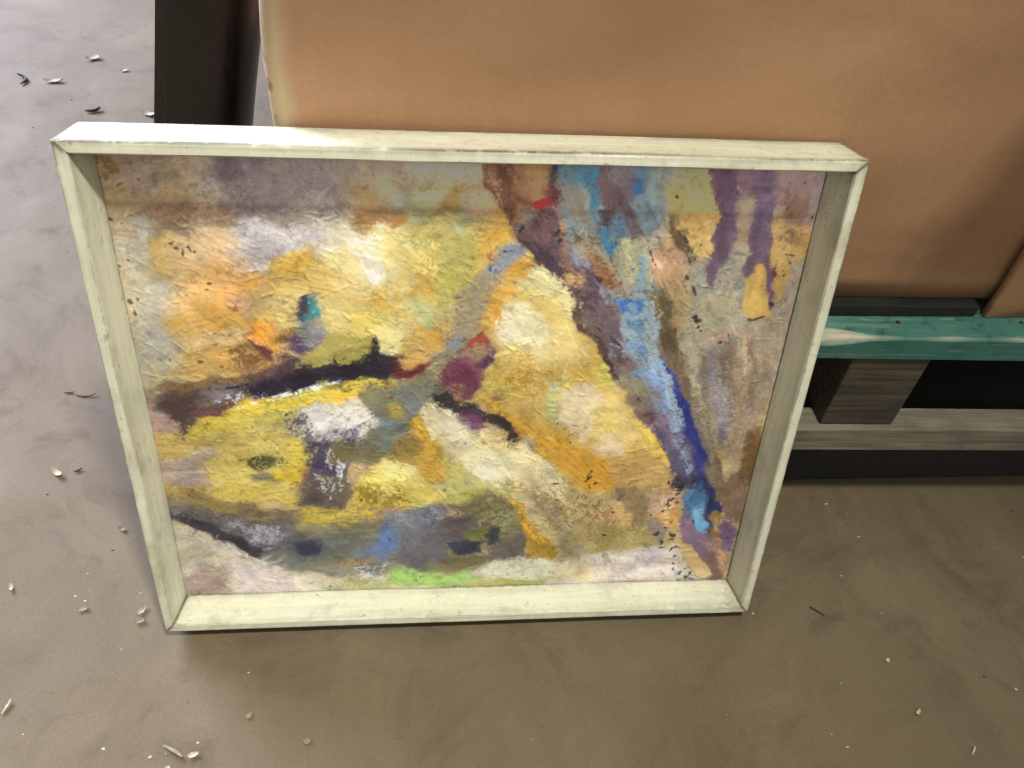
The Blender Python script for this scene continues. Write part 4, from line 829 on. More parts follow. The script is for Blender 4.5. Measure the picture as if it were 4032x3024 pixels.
# crisp accents laid last
ACCENTS = [
([(497,-31),(506,-28),(521,46),(537,67),(551,87),(552,100),(539,83),(525,60),(512,41)],(96,64,48),None,dict(soft=3,dry=0.34,ang=60)),
([(564,117),(575,124),(604,156),(637,187),(657,211),(663,234),(675,270),(672,272),(660,238),(652,213),(631,189),(601,160)],(78,58,50),None,dict(soft=3,dry=0.2,ang=50)),
([(579,135),(609,138),(640,174),(626,181),(600,156)],(66,50,58),None,dict(soft=4,dry=0.4,ang=45)),
([(512,44),(541,53),(559,90),(550,97),(532,70)],(84,56,44),None,dict(soft=4,dry=0.5,ang=60)),
([(521,-25),(562,-28),(570,43),(541,44)],(86,56,42),None,dict(soft=5,dry=0.5,ang=60)),
([(655,201),(664,203),(681,265),(705,291),(724,324),(739,358),(733,354),(716,324),(690,287),(670,263)],(80,58,50),None,dict(soft=3,dry=0.26,ang=60)),
([(707,312),(722,312),(745,345),(745,363),(730,345)],(64,46,42),None,dict(soft=4,dry=0.46,ang=60)),
([(664,209),(686,212),(702,265),(684,263)],(70,52,54),None,dict(soft=4,dry=0.44,ang=75)),
([(667,220),(676,218),(686,243),(681,265),(673,245)],(214,180,156),None,dict(soft=3,dry=0.58,ang=75)),
([(734,318),(747,320),(748,337),(736,337)],(220,190,170),None,dict(soft=3,dry=0.56,ang=60)),
([(814,262),(818,262),(835,312),(853,354),(847,354),(828,307)],(222,202,140),None,dict(soft=3,dry=0.44,ang=70)),
([(816,264),(833,303),(852,350),(868,396),(859,390),(835,329),(815,283)],(104,84,62),None,dict(soft=4,dry=0.24,ang=70)),
([(815,333),(825,348),(843,376),(860,408),(881,461),(903,509),(897,521),(871,463),(851,417),(834,381)],(44,50,120),(56,62,132),dict(soft=4,ang=65)),
([(904,538),(925,563),(946,608),(957,632),(941,631),(921,586)],(42,48,88),None,dict(soft=4,dry=0.16,ang=70)),
([(905,617),(920,607),(936,672),(934,688),(917,666)],(118,170,204),None,dict(soft=4,dry=0.3,ang=100)),
([(893,596),(918,571),(934,613),(919,623)],(74,116,152),None,dict(soft=4,dry=0.36,ang=100)),
([(763,339),(791,339),(798,320),(811,329),(829,376),(849,426),(830,407),(797,376)],(146,172,204),None,dict(soft=5,dry=0.42,ang=65)),
([(743,251),(766,249),(763,269),(750,265)],(66,110,152),None,dict(soft=3,dry=0.28)),
([(749,289),(771,287),(773,312)],(104,140,176),None,dict(soft=3,dry=0.38)),
([(682,108),(698,107),(698,122),(710,122),(711,140),(698,133)],(64,118,164),None,dict(soft=3,dry=0.26)),
([(722,220),(757,216),(763,231),(754,241),(733,234)],(56,102,166),None,dict(soft=3,dry=0.26)),
([(715,36),(729,38),(735,51),(724,54)],(42,88,150),None,dict(soft=3,dry=0.2)),
([(604,-32),(670,-34),(667,32),(677,71),(663,64),(649,36),(618,-18)],(62,108,136),None,dict(soft=6,dry=0.44,ang=75)),
([(581,65),(600,58),(605,69),(596,74),(586,73)],(168,36,42),None,dict(soft=3,dry=0.12)),
([(708,-30),(720,63),(735,97),(720,87),(700,63)],(98,74,72),None,dict(soft=4,dry=0.46,ang=65)),
([(751,118),(759,121),(774,195),(793,237),(788,241),(772,201)],(206,190,146),None,dict(soft=3,dry=0.5,ang=75)),
([(675,141),(726,193),(735,212),(691,177)],(118,74,50),None,dict(soft=4,dry=0.46,ang=50)),
([(825,-35),(845,-36),(871,43),(877,67),(884,84),(888,110),(877,130),(870,165),(864,194),(855,186),(858,129),(850,111),(857,81),(851,60),(838,37)],(96,72,90),None,dict(soft=4,rough=4,op=0.62,ang=75)),
([(898,66),(931,59),(948,137),(968,216),(957,216),(941,155),(929,153),(928,173),(917,184),(906,167),(914,137),(902,110)],(104,82,102),None,dict(soft=4,rough=4,op=0.62,ang=85)),
([(875,61),(899,63),(901,83),(900,110),(890,116),(882,84)],(164,140,112),None,dict(soft=4,rough=4,op=0.6)),
([(927,160),(936,153),(945,164),(964,243),(937,249),(927,243),(916,187),(929,175)],(204,166,86),None,dict(soft=3,rough=4,op=0.75,ang=95)),
([(970,152),(977,143),(979,164),(974,214),(968,220),(963,193)],(198,162,96),None,dict(soft=3,op=0.7,ang=110)),
([(779,86),(789,93),(810,120),(825,159),(812,142),(798,131)],(92,74,52),None,dict(soft=4,dry=0.42,ang=60)),
([(810,110),(849,113),(850,134),(823,142)],(226,192,118),None,dict(soft=6,dry=0.52,ang=60)),
([(759,136),(786,157),(783,168),(766,154)],(226,186,164),None,dict(soft=4,dry=0.48,ang=50)),
([(129,403),(193,382),(256,364),(273,374),(192,391),(137,408)],(228,226,222),None,dict(soft=3,rough=4,dry=0.53,ang=165)),
([(104,394),(159,375),(193,378),(147,396),(129,405)],(196,192,196),None,dict(soft=4,rough=4,dry=0.56,ang=120)),
([(200,381),(256,364),(269,372),(210,385)],(232,230,226),None,dict(soft=3,dry=0.46,ang=165)),
([(237,371),(270,359),(298,354),(294,361),(262,372),(237,379)],(230,226,220),None,dict(soft=3,dry=0.46,ang=165)),
([(319,320),(343,309),(346,288),(357,286),(360,320),(335,328)],(34,32,38),None,dict(soft=3,dry=0.4,ang=120)),
([(233,340),(296,330),(342,322),(390,324),(366,349),(295,355),(231,369)],(36,32,42),None,dict(soft=5,dry=0.26,ang=165)),
([(23,387),(77,381),(76,413),(50,456),(47,430),(16,404)],(70,54,52),None,dict(soft=5,dry=0.46,ang=150)),
([(133,296),(176,289),(186,328),(145,340)],(122,88,52),None,dict(soft=5,dry=0.52,ang=150)),
([(34,360),(161,348),(151,369),(38,375)],(104,80,54),None,dict(soft=5,dry=0.52,ang=160)),
([(175,292),(187,298),(205,312),(197,322),(185,318)],(100,50,52),None,dict(soft=3,dry=0.34,ang=40)),
([(263,220),(278,216),(278,242),(262,248),(254,253),(256,240)],(62,134,140),None,dict(soft=3,dry=0.3,ang=105)),
([(256,220),(266,212),(264,229),(255,250),(248,240)],(62,56,74),None,dict(soft=3,dry=0.36,ang=105)),
([(266,223),(274,220),(268,233),(255,252),(254,249)],(200,220,220),None,dict(soft=2,dry=0.56,ang=120)),
([(236,277),(251,281),(248,300),(235,294)],(86,62,90),None,dict(soft=4,dry=0.34)),
([(207,414),(235,403),(259,443),(265,488),(228,469)],(84,82,88),None,dict(soft=5,dry=0.56,ang=135)),
([(239,401),(339,404),(349,437),(311,452),(254,443)],(236,230,222),None,dict(soft=5,dry=0.52,ang=150)),
([(267,461),(315,443),(310,475),(279,474)],(70,60,82),None,dict(soft=4,dry=0.54,ang=130)),
([(241,460),(268,465),(267,516),(285,540),(246,549),(233,520)],(72,62,84),None,dict(soft=5,dry=0.5,ang=110)),
([(230,538),(295,532),(291,603),(218,604)],(74,64,60),None,dict(soft=5,dry=0.52,ang=100)),
([(245,538),(291,532),(288,583),(253,592)],(186,184,158),None,dict(soft=3,dry=0.62,ang=100)),
([(249,492),(272,476),(303,509),(287,544)],(214,210,214),None,dict(soft=3,dry=0.6,ang=110)),
([(155,494),(175,490),(181,504),(165,526),(149,519)],(66,70,46),None,dict(soft=4,dry=0.44)),
([(132,501),(204,495),(202,516),(133,515)],(96,90,52),None,dict(soft=4,dry=0.6)),
([(210,514),(226,524),(216,571),(204,566)],(120,100,60),None,dict(soft=4,dry=0.56)),
([(2,611),(34,623),(84,658),(129,683),(146,713),(105,688),(82,671),(38,647)],(46,44,52),None,dict(soft=4,dry=0.34,ang=20)),
([(96,636),(187,643),(193,669),(130,678)],(168,164,172),None,dict(soft=4,dry=0.56,ang=100)),
([(203,688),(246,675),(250,684),(243,709),(214,707)],(54,56,80),None,dict(soft=4,dry=0.42,ang=90)),
([(157,697),(253,711),(244,727),(164,724)],(80,84,88),None,dict(soft=5,dry=0.56,ang=10)),
([(84,671),(109,690),(145,721),(186,748),(178,751),(141,725),(104,696)],(222,208,188),None,dict(soft=3,dry=0.44,ang=25)),
([(-1,757),(83,743),(89,794),(4,799)],(140,118,104),None,dict(soft=5,dry=0.56,ang=150)),
([(7,651),(72,679),(58,721),(6,708)],(160,150,128),None,dict(soft=5,dry=0.56,ang=150)),
([(308,564),(360,550),(398,575),(418,596),(359,607),(308,603)],(120,104,48),None,dict(soft=5,dry=0.54,ang=60)),
([(322,549),(372,529),(414,546),(399,563),(341,564)],(246,228,120),None,dict(soft=5,dry=0.48,ang=15)),
([(365,511),(403,519),(421,534),(414,544),(372,532)],(248,226,168),None,dict(soft=4,dry=0.34,ang=15,h=0.8)),
([(226,614),(347,604),(350,619),(232,642)],(206,182,84),None,dict(soft=5,dry=0.5,ang=175)),
([(347,619),(447,601),(458,638),(397,662)],(140,140,150),None,dict(soft=5,dry=0.56,ang=60)),
([(328,687),(345,679),(360,645),(377,667),(368,701)],(92,118,168),None,dict(soft=5,dry=0.42,ang=120)),
([(477,597),(577,589),(590,641),(561,694),(533,717),(519,650)],(150,148,92),None,dict(soft=5,dry=0.58,ang=150)),
([(472,691),(507,685),(524,690),(520,711),(481,723)],(52,52,68),None,dict(soft=4,dry=0.36,ang=150)),
([(536,677),(547,656),(564,659),(559,683),(538,693)],(54,58,80),None,dict(soft=3,dry=0.32)),
([(365,755),(409,749),(444,760),(501,768),(438,782),(371,779)],(152,186,90),None,dict(soft=5,dry=0.42,ang=5)),
([(300,737),(388,729),(354,761),(272,767)],(176,172,158),None,dict(soft=4,dry=0.6,ang=170)),
([(575,597),(598,610),(619,652),(640,688),(628,696),(601,652)],(214,160,52),None,dict(soft=4,dry=0.44,ang=60)),
([(466,511),(526,500),(574,532),(572,579),(528,556)],(236,226,186),None,dict(soft=5,dry=0.52,ang=40)),
([(422,405),(426,402),(430,431),(445,470),(439,470),(424,433)],(246,236,206),None,dict(soft=3,dry=0.22,ang=60,h=0.9)),
([(430,394),(448,396),(478,419),(475,425),(443,405)],(244,232,196),None,dict(soft=4,dry=0.42,ang=40,h=0.9)),
([(454,358),(473,330),(498,328),(518,373),(496,390),(474,383)],(92,46,62),None,dict(soft=4,dry=0.46,ang=30)),
([(498,296),(515,277),(528,286),(524,290),(515,284),(503,300)],(150,64,46),None,dict(soft=2,dry=0.2)),
([(441,379),(461,377),(478,396),(511,405),(523,418),(550,424),(581,453),(577,474),(569,471),(566,450),(523,427),(482,416),(447,394)],(48,42,44),None,dict(soft=3,dry=0.36,ang=35)),
([(482,418),(519,423),(520,439),(503,452),(490,438)],(92,50,82),None,dict(soft=4,dry=0.36,ang=45)),
([(513,461),(571,471),(621,502),(604,502),(552,480)],(246,222,160),None,dict(soft=4,dry=0.52,ang=40)),
([(546,341),(619,328),(632,384),(566,384)],(170,126,52),None,dict(soft=5,dry=0.58,ang=40)),
([(568,532),(681,556),(713,628),(682,708),(636,653)],(122,102,66),None,dict(soft=5,dry=0.6,ang=140)),
([(683,571),(755,593),(786,684),(703,709)],(128,104,64),None,dict(soft=5,dry=0.6,ang=120)),
([(567,513),(648,538),(695,576),(674,612),(590,569)],(232,212,162),None,dict(soft=4,dry=0.6,ang=40)),
([(895,715),(912,713),(931,739),(963,775),(947,789),(923,765)],(208,178,120),None,dict(soft=3,rough=5,op=0.8,h=0.9)),
([(835,574),(876,572),(872,627),(855,667)],(226,190,150),None,dict(soft=4,dry=0.54)),
([(281,115),(371,110),(363,152),(298,150)],(236,226,212),None,dict(soft=5,dry=0.5,ang=20)),
([(334,149),(361,145),(370,184),(355,193),(342,172)],(240,232,222),None,dict(soft=4,dry=0.28,ang=20)),
([(287,148),(329,147),(341,168),(299,165)],(244,224,140),None,dict(soft=5,dry=0.48,ang=30)),
([(373,134),(447,124),(464,178),(388,188)],(226,208,120),None,dict(soft=5,dry=0.56,ang=30)),
([(555,166),(583,144),(592,160),(572,197),(553,231),(547,262),(535,262),(538,212)],(210,152,56),None,dict(soft=5,dry=0.46,ang=20)),
([(594,169),(626,176),(651,202),(661,230),(644,223),(613,193)],(238,224,166),None,dict(soft=5,dry=0.44,ang=35)),
([(5,-36),(18,-36),(19,-24),(34,38),(34,50),(23,57),(5,45)],(88,66,42),None,dict(soft=4,dry=0.54)),
([(73,-35),(112,-36),(103,-30),(78,-28)],(92,82,66),None,dict(soft=4,dry=0.4)),
([(836,248),(845,246),(903,385),(896,388)],(140,126,96),None,dict(soft=5,dry=0.4,ang=75,h=0.8)),
([(861,312),(868,307),(920,466),(912,468)],(126,112,92),None,dict(soft=5,dry=0.4,ang=75,h=0.8)),
([(909,303),(918,299),(949,408),(943,419)],(132,104,74),None,dict(soft=5,dry=0.4,ang=75,h=0.8)),
([(926,282),(937,278),(956,386),(949,390)],(196,172,134),None,dict(soft=5,dry=0.4,ang=75,h=0.8)),
([(943,282),(950,278),(971,420),(963,427)],(140,112,84),None,dict(soft=5,dry=0.4,ang=75,h=0.8)),
([(903,320),(910,318),(948,443),(941,450)],(122,104,92),None,dict(soft=5,dry=0.4,ang=75,h=0.8)),
([(873,312),(888,303),(905,354),(931,438),(922,447),(897,385)],(140,128,132),None,dict(soft=5,dry=0.4,ang=75,h=0.8)),
([(859,354),(869,354),(912,466),(906,478)],(176,164,122),None,dict(soft=5,dry=0.4,ang=75,h=0.8)),
([(926,312),(932,312),(961,478),(954,485)],(158,130,94),None,dict(soft=5,dry=0.4,ang=75,h=0.8)),
([(870,385),(878,385),(944,542),(935,547)],(104,90,74),None,dict(soft=5,dry=0.4,ang=75,h=0.8)),
([(513,-25),(525,-27),(559,80),(551,83)],(92,60,46),None,dict(soft=4,dry=0.36,ang=60,h=0.8)),
([(540,-29),(556,-31),(577,56),(564,59)],(134,96,68),None,dict(soft=4,dry=0.36,ang=60,h=0.8)),
([(607,-28),(626,-30),(647,64),(634,71)],(104,118,118),None,dict(soft=4,dry=0.36,ang=60,h=0.8)),
([(623,42),(636,40),(659,91),(647,99)],(138,120,102),None,dict(soft=4,dry=0.36,ang=60,h=0.8)),
([(642,-33),(662,-34),(677,64),(661,71)],(64,106,130),None,dict(soft=4,dry=0.36,ang=60,h=0.8)),
([(687,-25),(702,-25),(729,76),(715,77)],(110,96,96),None,dict(soft=4,dry=0.36,ang=60,h=0.8)),
([(725,-25),(748,-31),(756,55),(746,76)],(118,138,142),None,dict(soft=4,dry=0.36,ang=60,h=0.8)),
([(703,63),(717,63),(747,114),(734,115)],(98,82,84),None,dict(soft=4,dry=0.36,ang=60,h=0.8)),
([(720,63),(737,63),(751,104),(735,100)],(124,142,146),None,dict(soft=4,dry=0.36,ang=60,h=0.8)),
([(694,158),(704,155),(734,203),(726,209)],(164,128,92),None,dict(soft=4,dry=0.36,ang=60,h=0.8)),
([(719,118),(727,116),(746,186),(739,188)],(198,188,138),None,dict(soft=4,dry=0.36,ang=60,h=0.8)),
([(740,140),(751,139),(765,195),(757,199)],(124,156,168),None,dict(soft=4,dry=0.36,ang=60,h=0.8)),
([(667,164),(677,166),(695,220),(687,224)],(84,64,76),None,dict(soft=4,dry=0.36,ang=60,h=0.8)),
([(589,86),(602,82),(615,117),(602,124)],(112,80,84),None,dict(soft=4,dry=0.36,ang=60,h=0.8)),
([(675,77),(687,77),(696,105),(688,105)],(72,54,58),None,dict(soft=4,dry=0.36,ang=60,h=0.8)),
([(737,222),(751,220),(761,245),(752,253)],(132,152,162),None,dict(soft=4,dry=0.36,ang=60,h=0.8)),
([(670,234),(684,232),(702,265),(688,270)],(120,96,92),None,dict(soft=4,dry=0.36,ang=60,h=0.8)),
([(747,247),(760,245),(781,303),(770,308)],(118,142,160),None,dict(soft=4,dry=0.38,ang=65,h=0.8)),
([(766,249),(780,247),(798,320),(786,324)],(160,172,168),None,dict(soft=4,dry=0.38,ang=65,h=0.8)),
([(761,295),(776,293),(791,333),(780,337)],(96,124,150),None,dict(soft=4,dry=0.38,ang=65,h=0.8)),
([(705,275),(722,275),(753,320),(739,328)],(92,74,76),None,dict(soft=4,dry=0.38,ang=65,h=0.8)),
([(801,341),(813,341),(847,426),(835,428)],(164,178,192),None,dict(soft=4,dry=0.38,ang=65,h=0.8)),
([(789,346),(802,346),(832,421),(821,421)],(128,150,180),None,dict(soft=4,dry=0.38,ang=65,h=0.8)),
([(809,421),(821,421),(845,477),(833,477)],(132,112,134),None,dict(soft=4,dry=0.38,ang=65,h=0.8)),
([(849,477),(861,475),(888,541),(876,546)],(146,154,182),None,dict(soft=4,dry=0.38,ang=65,h=0.8)),
([(280,126),(384,117),(402,210),(322,196)],(246,232,184),None,dict(soft=40,rough=10,op=0.34,dry=0.2)),
([(389,211),(457,225),(415,304),(360,272)],(244,228,160),None,dict(soft=36,rough=10,op=0.34,dry=0.24)),
([(554,209),(661,223),(685,320),(575,329)],(244,228,170),None,dict(soft=36,rough=10,op=0.36,dry=0.22)),
([(630,372),(744,372),(806,483),(694,481)],(238,214,160),None,dict(soft=36,rough=10,op=0.38,dry=0.22)),
([(437,406),(536,470),(628,558),(524,566)],(240,230,190),None,dict(soft=30,rough=10,op=0.34,dry=0.24)),
([(367,515),(429,525),(437,565),(350,573)],(246,232,140),None,dict(soft=20,rough=8,op=0.4,dry=0.2)),
]
SPECKS = [
(4,46,3.2,2.4,10,(62,50,38)),(12,48,2.6,1.7,20,(62,50,38)),(30,55,5.9,1.7,160,(62,50,38)),(43,66,2.1,1.4,0,(62,50,38)),
(5,103,6.0,4.5,0,(62,50,38)),(22,108,2.4,1.6,10,(62,50,38)),(83,135,3.7,2.9,0,(62,50,38)),(88,144,3.4,2.5,20,(62,50,38)),
(104,140,2.2,3.9,20,(62,50,38)),(106,145,4.1,2.2,70,(62,50,38)),(112,148,2.5,2.5,0,(62,50,38)),(20,160,2.5,1.4,0,(62,50,38)),
(7,169,1.9,2.5,0,(62,50,38)),(96,150,0.8,7.2,10,(62,50,38)),(124,196,4.5,2.6,170,(62,50,38)),(53,47,2.4,1.5,0,(62,50,38)),
(3,95,2.7,5.9,20,(62,50,38)),(11,225,5.1,5.5,0,(84,66,48)),(20,218,6.4,1.8,60,(84,66,48)),(119,206,3.5,1.7,0,(84,66,48)),
(120,275,4.6,1.9,165,(84,66,48)),(49,314,2.0,1.7,0,(84,66,48)),(96,322,5.0,3.5,5,(84,66,48)),(125,331,3.7,3.1,0,(84,66,48)),
(51,318,1.5,2.7,0,(84,66,48)),(100,373,5.2,2.8,20,(84,66,48)),(63,394,5.2,2.4,10,(84,66,48)),(14,244,1.6,6.3,0,(84,66,48)),
(477,234,2.8,2.8,0,(92,74,92)),(474,277,3.2,2.6,0,(92,74,92)),(485,231,2.4,2.8,0,(92,74,92)),(554,139,3.0,1.9,160,(50,48,58)),
(545,142,2.4,1.5,0,(50,48,58)),(525,170,2.4,4.7,0,(50,48,58)),(533,171,1.7,2.7,0,(50,48,58)),(788,55,2.4,2.3,0,(50,48,58)),
(817,136,1.6,1.8,0,(50,48,58)),(823,138,1.6,1.8,0,(50,48,58)),(829,149,1.6,1.8,0,(50,48,58)),(826,75,1.4,1.6,0,(50,48,58)),
(619,111,3.7,6.6,20,(50,48,58)),(624,125,4.4,3.1,120,(50,48,58)),(570,105,2.3,8.4,35,(50,48,58)),(525,148,1.7,6.6,30,(172,96,76)),
(524,153,6.7,1.4,15,(172,96,76)),(531,157,5.1,1.4,30,(172,96,76)),(520,146,1.3,5.8,160,(172,96,76)),(848,247,7.8,4.7,20,(58,46,36)),
(856,251,3.7,5.5,0,(58,46,36)),(855,263,3.7,3.9,0,(58,46,36)),(948,246,13.1,2.2,165,(58,46,36)),(933,249,4.9,1.7,170,(58,46,36)),
(801,110,2.4,11.2,150,(58,46,36)),(810,119,3.5,6.8,150,(58,46,36)),(764,146,1.7,14.1,155,(58,46,36)),(770,157,1.8,2.8,0,(58,46,36)),
(821,153,1.8,9.0,155,(58,46,36)),(822,179,2.5,7.0,150,(58,46,36)),(836,200,1.6,14.6,150,(58,46,36)),(976,140,9.0,1.7,5,(58,46,36)),
(979,154,2.2,2.5,0,(58,46,36)),(944,193,2.2,1.7,30,(58,46,36)),(995,83,2.5,2.9,0,(58,46,36)),(995,78,1.4,1.6,0,(58,46,36)),
(950,33,1.4,1.6,0,(58,46,36)),(972,32,1.4,1.6,0,(58,46,36)),(964,222,5.2,5.1,40,(58,46,36)),(964,232,1.5,5.6,10,(58,46,36)),
(788,55,2.4,2.3,0,(58,46,36)),(817,136,1.2,1.4,0,(58,46,36)),(823,138,1.2,1.4,0,(58,46,36)),(829,150,1.4,1.6,0,(58,46,36)),
(835,129,1.4,2.8,150,(58,46,36)),(820,194,1.4,1.7,0,(58,46,36)),(973,174,1.5,1.7,0,(58,46,36)),(971,166,1.3,1.5,0,(58,46,36)),
(849,247,7.4,5.1,20,(52,42,38)),(860,269,3.4,3.9,0,(52,42,38)),(851,254,4.1,4.3,40,(52,42,38)),(894,289,4.5,3.0,160,(52,42,38)),
(906,277,1.7,2.0,0,(52,42,38)),(670,476,3.1,1.6,40,(52,42,38)),(646,439,1.9,3.5,0,(52,42,38)),(774,392,2.3,3.1,0,(52,42,38)),
(729,291,18.4,1.1,38,(52,42,38)),(697,267,10.9,1.0,45,(52,42,38)),(257,786,2.5,4.7,0,(90,70,60)),(10,690,1.5,4.4,0,(90,70,60)),
(65,615,1.3,1.5,0,(90,70,60)),(320,590,2.3,3.6,20,(56,48,36)),(391,606,1.6,1.4,0,(56,48,36)),(414,614,1.8,1.6,0,(56,48,36)),
(464,573,3.1,1.6,150,(56,48,36)),(361,645,1.4,1.8,0,(56,48,36)),(480,795,6.4,2.0,170,(56,48,36)),(498,802,2.6,1.7,0,(56,48,36)),
(365,680,1.0,9.3,170,(56,48,36)),(709,552,8.1,2.8,140,(46,38,32)),(707,547,2.4,7.0,30,(46,38,32)),(712,539,3.6,2.8,0,(46,38,32)),
(702,559,3.3,2.3,0,(46,38,32)),(719,564,4.5,1.9,120,(46,38,32)),(711,569,1.6,7.0,160,(46,38,32)),(652,563,10.1,1.6,5,(46,38,32)),
(658,599,3.3,2.4,0,(46,38,32)),(665,617,2.1,1.9,0,(46,38,32)),(658,614,2.1,1.7,0,(46,38,32)),(667,622,1.7,1.9,0,(46,38,32)),
(760,629,4.2,2.2,20,(46,38,32)),(750,681,3.8,2.5,20,(46,38,32)),(877,578,2.9,8.7,20,(46,38,32)),(873,590,6.3,2.9,150,(46,38,32)),
(866,601,5.5,2.4,120,(46,38,32)),(858,611,3.0,8.3,10,(46,38,32)),(860,603,4.2,2.2,150,(46,38,32)),(874,609,3.8,3.4,30,(46,38,32)),
(851,629,4.3,3.4,150,(46,38,32)),(859,667,5.2,3.0,40,(46,38,32)),(879,687,5.2,5.5,20,(46,38,32)),(872,681,3.5,3.0,0,(46,38,32)),
(878,695,6.6,3.0,170,(46,38,32)),(857,697,3.5,5.0,40,(46,38,32)),(864,714,6.6,2.0,175,(46,38,32)),(884,715,6.6,3.0,150,(46,38,32)),
(890,715,5.3,2.0,170,(46,38,32)),(878,723,2.2,7.6,30,(46,38,32)),(889,737,3.6,3.6,0,(46,38,32)),(890,755,4.0,3.6,0,(46,38,32)),
(891,766,2.2,7.7,10,(46,38,32)),(907,779,4.1,6.8,10,(46,38,32)),(915,770,3.6,2.3,160,(46,38,32)),(920,791,4.1,5.8,20,(46,38,32)),
(925,782,2.3,7.8,10,(46,38,32)),(906,799,6.8,2.4,160,(46,38,32)),(875,801,4.5,3.6,140,(46,38,32)),(930,794,6.8,2.6,20,(46,38,32)),
(959,804,13.8,2.4,5,(46,38,32)),(982,805,9.2,2.1,175,(46,38,32)),(870,656,3.5,4.5,0,(46,38,32)),(911,655,2.0,5.5,165,(46,38,32)),
(831,637,2.6,4.9,0,(46,38,32)),(851,564,3.3,5.3,30,(46,38,32)),(712,800,2.7,2.3,0,(46,38,32)),(702,802,2.7,1.8,0,(46,38,32)),
(724,810,3.1,1.3,150,(46,38,32)),(860,619,2.6,7.3,20,(46,38,32)),(846,680,5.2,7.5,0,(46,38,32)),(860,703,4.4,7.5,20,(46,38,32)),
]

# ---------------------------------------------------------------- the floor
def grid_mesh(name, xs, ys, zf):
    vv = [(x, y, zf(x, y)) for y in ys for x in xs]
    n = len(xs)
    ff = [(j * n + i, j * n + i + 1, (j + 1) * n + i + 1, (j + 1) * n + i) for j in range(len(ys) - 1) for i in range(n - 1)]
    me = bpy.data.meshes.new(name); me.from_pydata(vv, [], ff); me.update()
    return me

fl = link("floor", grid_mesh("floor", [-9, -4, -1.5, 0, 1.5, 4, 9], [-6, -2, 0, 1.5, 3, 6, 12], lambda x, y: 0.0), M_floor)
tag(fl, kind="structure")

# ---------------------------------------------------------------- the framed painting, leaning back 15.5 degrees on its back edge
LEAN = R(15.497)
pic = thing("framed_painting", "framed abstract oil painting in yellow, blue and purple, leaning against the cardboard box", "painting",
            (0.0507, 0.5811, 0.0), (-LEAN, 0, 0))
FW, FH, FD = 0.76, 0.6122, 0.070
rng = random.Random(4)

def rail(name, side):
    """One mitred rail. Profile (s = inward from the outer edge, y = depth, front is -FD)."""
    prof = [(0.0, 0.0, .7), (0.0, -.012, .2), (0.0, -.035, .1), (0.0, -FD + .010, .3), (0.0, -FD + .0022, 1.0), (.0007, -FD + .0006, 1.0), (.0022, -FD, .3),
            (.0060, -FD + .0001, .12), (.0104, -FD, .2), (.0112, -FD + .0005, .6), (.0116, -FD + .0014, .4), (.0121, -FD + .0020, .3), (.0136, -.054, .05),
            (.0160, -.038, .05), (.0180, -.0275, .3), (.0185, -.0252, .9), (.0105, -.0252, .3), (.0105, -.004, .3), (.0120, 0.0, .3)]
    n = len(prof)
    length = FW if side in ("top", "bottom") else FH
    vv = []; wear = []
    ph = [rng.uniform(0, 6.3) for _ in range(6)]
    ts = [0, .0022, .005, .009] + [k / 60 for k in range(1, 60)] + [.991, .995, .9978, 1]
    steps = len(ts) - 1
    for i, t in enumerate(ts):
        for j, (s, y, w) in enumerate(prof):
            a = s + (length - 2 * s) * t                           # mitre
            wob = .00022 * math.sin(a * 19 + ph[0]) + .00012 * math.sin(a * 57 + ph[1] + j)
            nickv = 0
            if w >= .8: nickv = max(0, rng.gauss(-.0006, .00042))
            ss = s + wob * (.4 if j < 8 else 1) + nickv * (1 if j < 8 else -.6)
            if side == "bottom": p = (a - FW / 2, y + (wob if j in (6, 7, 8) else 0), ss)
            elif side == "top": p = (a - FW / 2, y + (wob if j in (6, 7, 8) else 0), FH - ss)
            elif side == "left": p = (-FW / 2 + ss, y + (wob if j in (6, 7, 8) else 0), a)
            else: p = (FW / 2 - ss, y + (wob if j in (6, 7, 8) else 0), a)
            vv.append(p)
            endw = max(0, 1 - min(t, 1 - t) * length / .0036) * 1.0 + max(0, 1 - min(t, 1 - t) * length / .02) * .25
            wear.append(min(1, w * (.55 + .6 * (math.sin(a * 17 + ph[2] + j) * .5 + .5)) + endw))
    ff = []
    flip = side in ("top", "left")
    for i in range(steps):
        for j in range(n):
            q = (i * n + j, i * n + (j + 1) % n, (i + 1) * n + (j + 1) % n, (i + 1) * n + j)
            ff.append(q if not flip else q[::-1])
    ff.append(tuple(range(n)) if flip else tuple(range(n))[::-1])
    e = tuple(steps * n + j for j in range(n))
    ff.append(e[::-1] if flip else e)
    me = bpy.data.meshes.new(name); me.from_pydata(vv, [], ff); me.update()
    bm = bmesh.new(); bm.from_mesh(me); bmesh.ops.recalc_face_normals(bm, faces=bm.faces[:]); bm.to_mesh(me); bm.free()
    at = me.attributes.new("wear", 'FLOAT', 'POINT'); at.data.foreach_set("value", wear)
    an = me.attributes.new("nick", 'FLOAT', 'POINT'); an.data.foreach_set("value", [0.0] * len(vv))
    me.polygons.foreach_set("use_smooth", [False] * len(me.polygons))
    return me

for i, sd in enumerate(("top", "bottom", "left", "right")):
    link("frame_rail", rail("frame_rail", sd), mat_frame(3.1 * i + 1, 0 if sd in ("top", "bottom") else 2), pic)

def box_mesh(name, x0, x1, y0, y1, z0, z1, bev=.0, seg=2):
    bm = bmesh.new()
    bmesh.ops.create_cube(bm, size=1)
    for v in bm.verts:
        v.co = Vector(((x0 + x1) / 2 + v.co.x * (x1 - x0), (y0 + y1) / 2 + v.co.y * (y1 - y0), (z0 + z1) / 2 + v.co.z * (z1 - z0)))
    if bev: bmesh.ops.bevel(bm, geom=bm.edges[:], offset=bev, segments=seg, affect='EDGES', profile=.6)
    me = bpy.data.meshes.new(name); bm.to_mesh(me); bm.free()
    return me

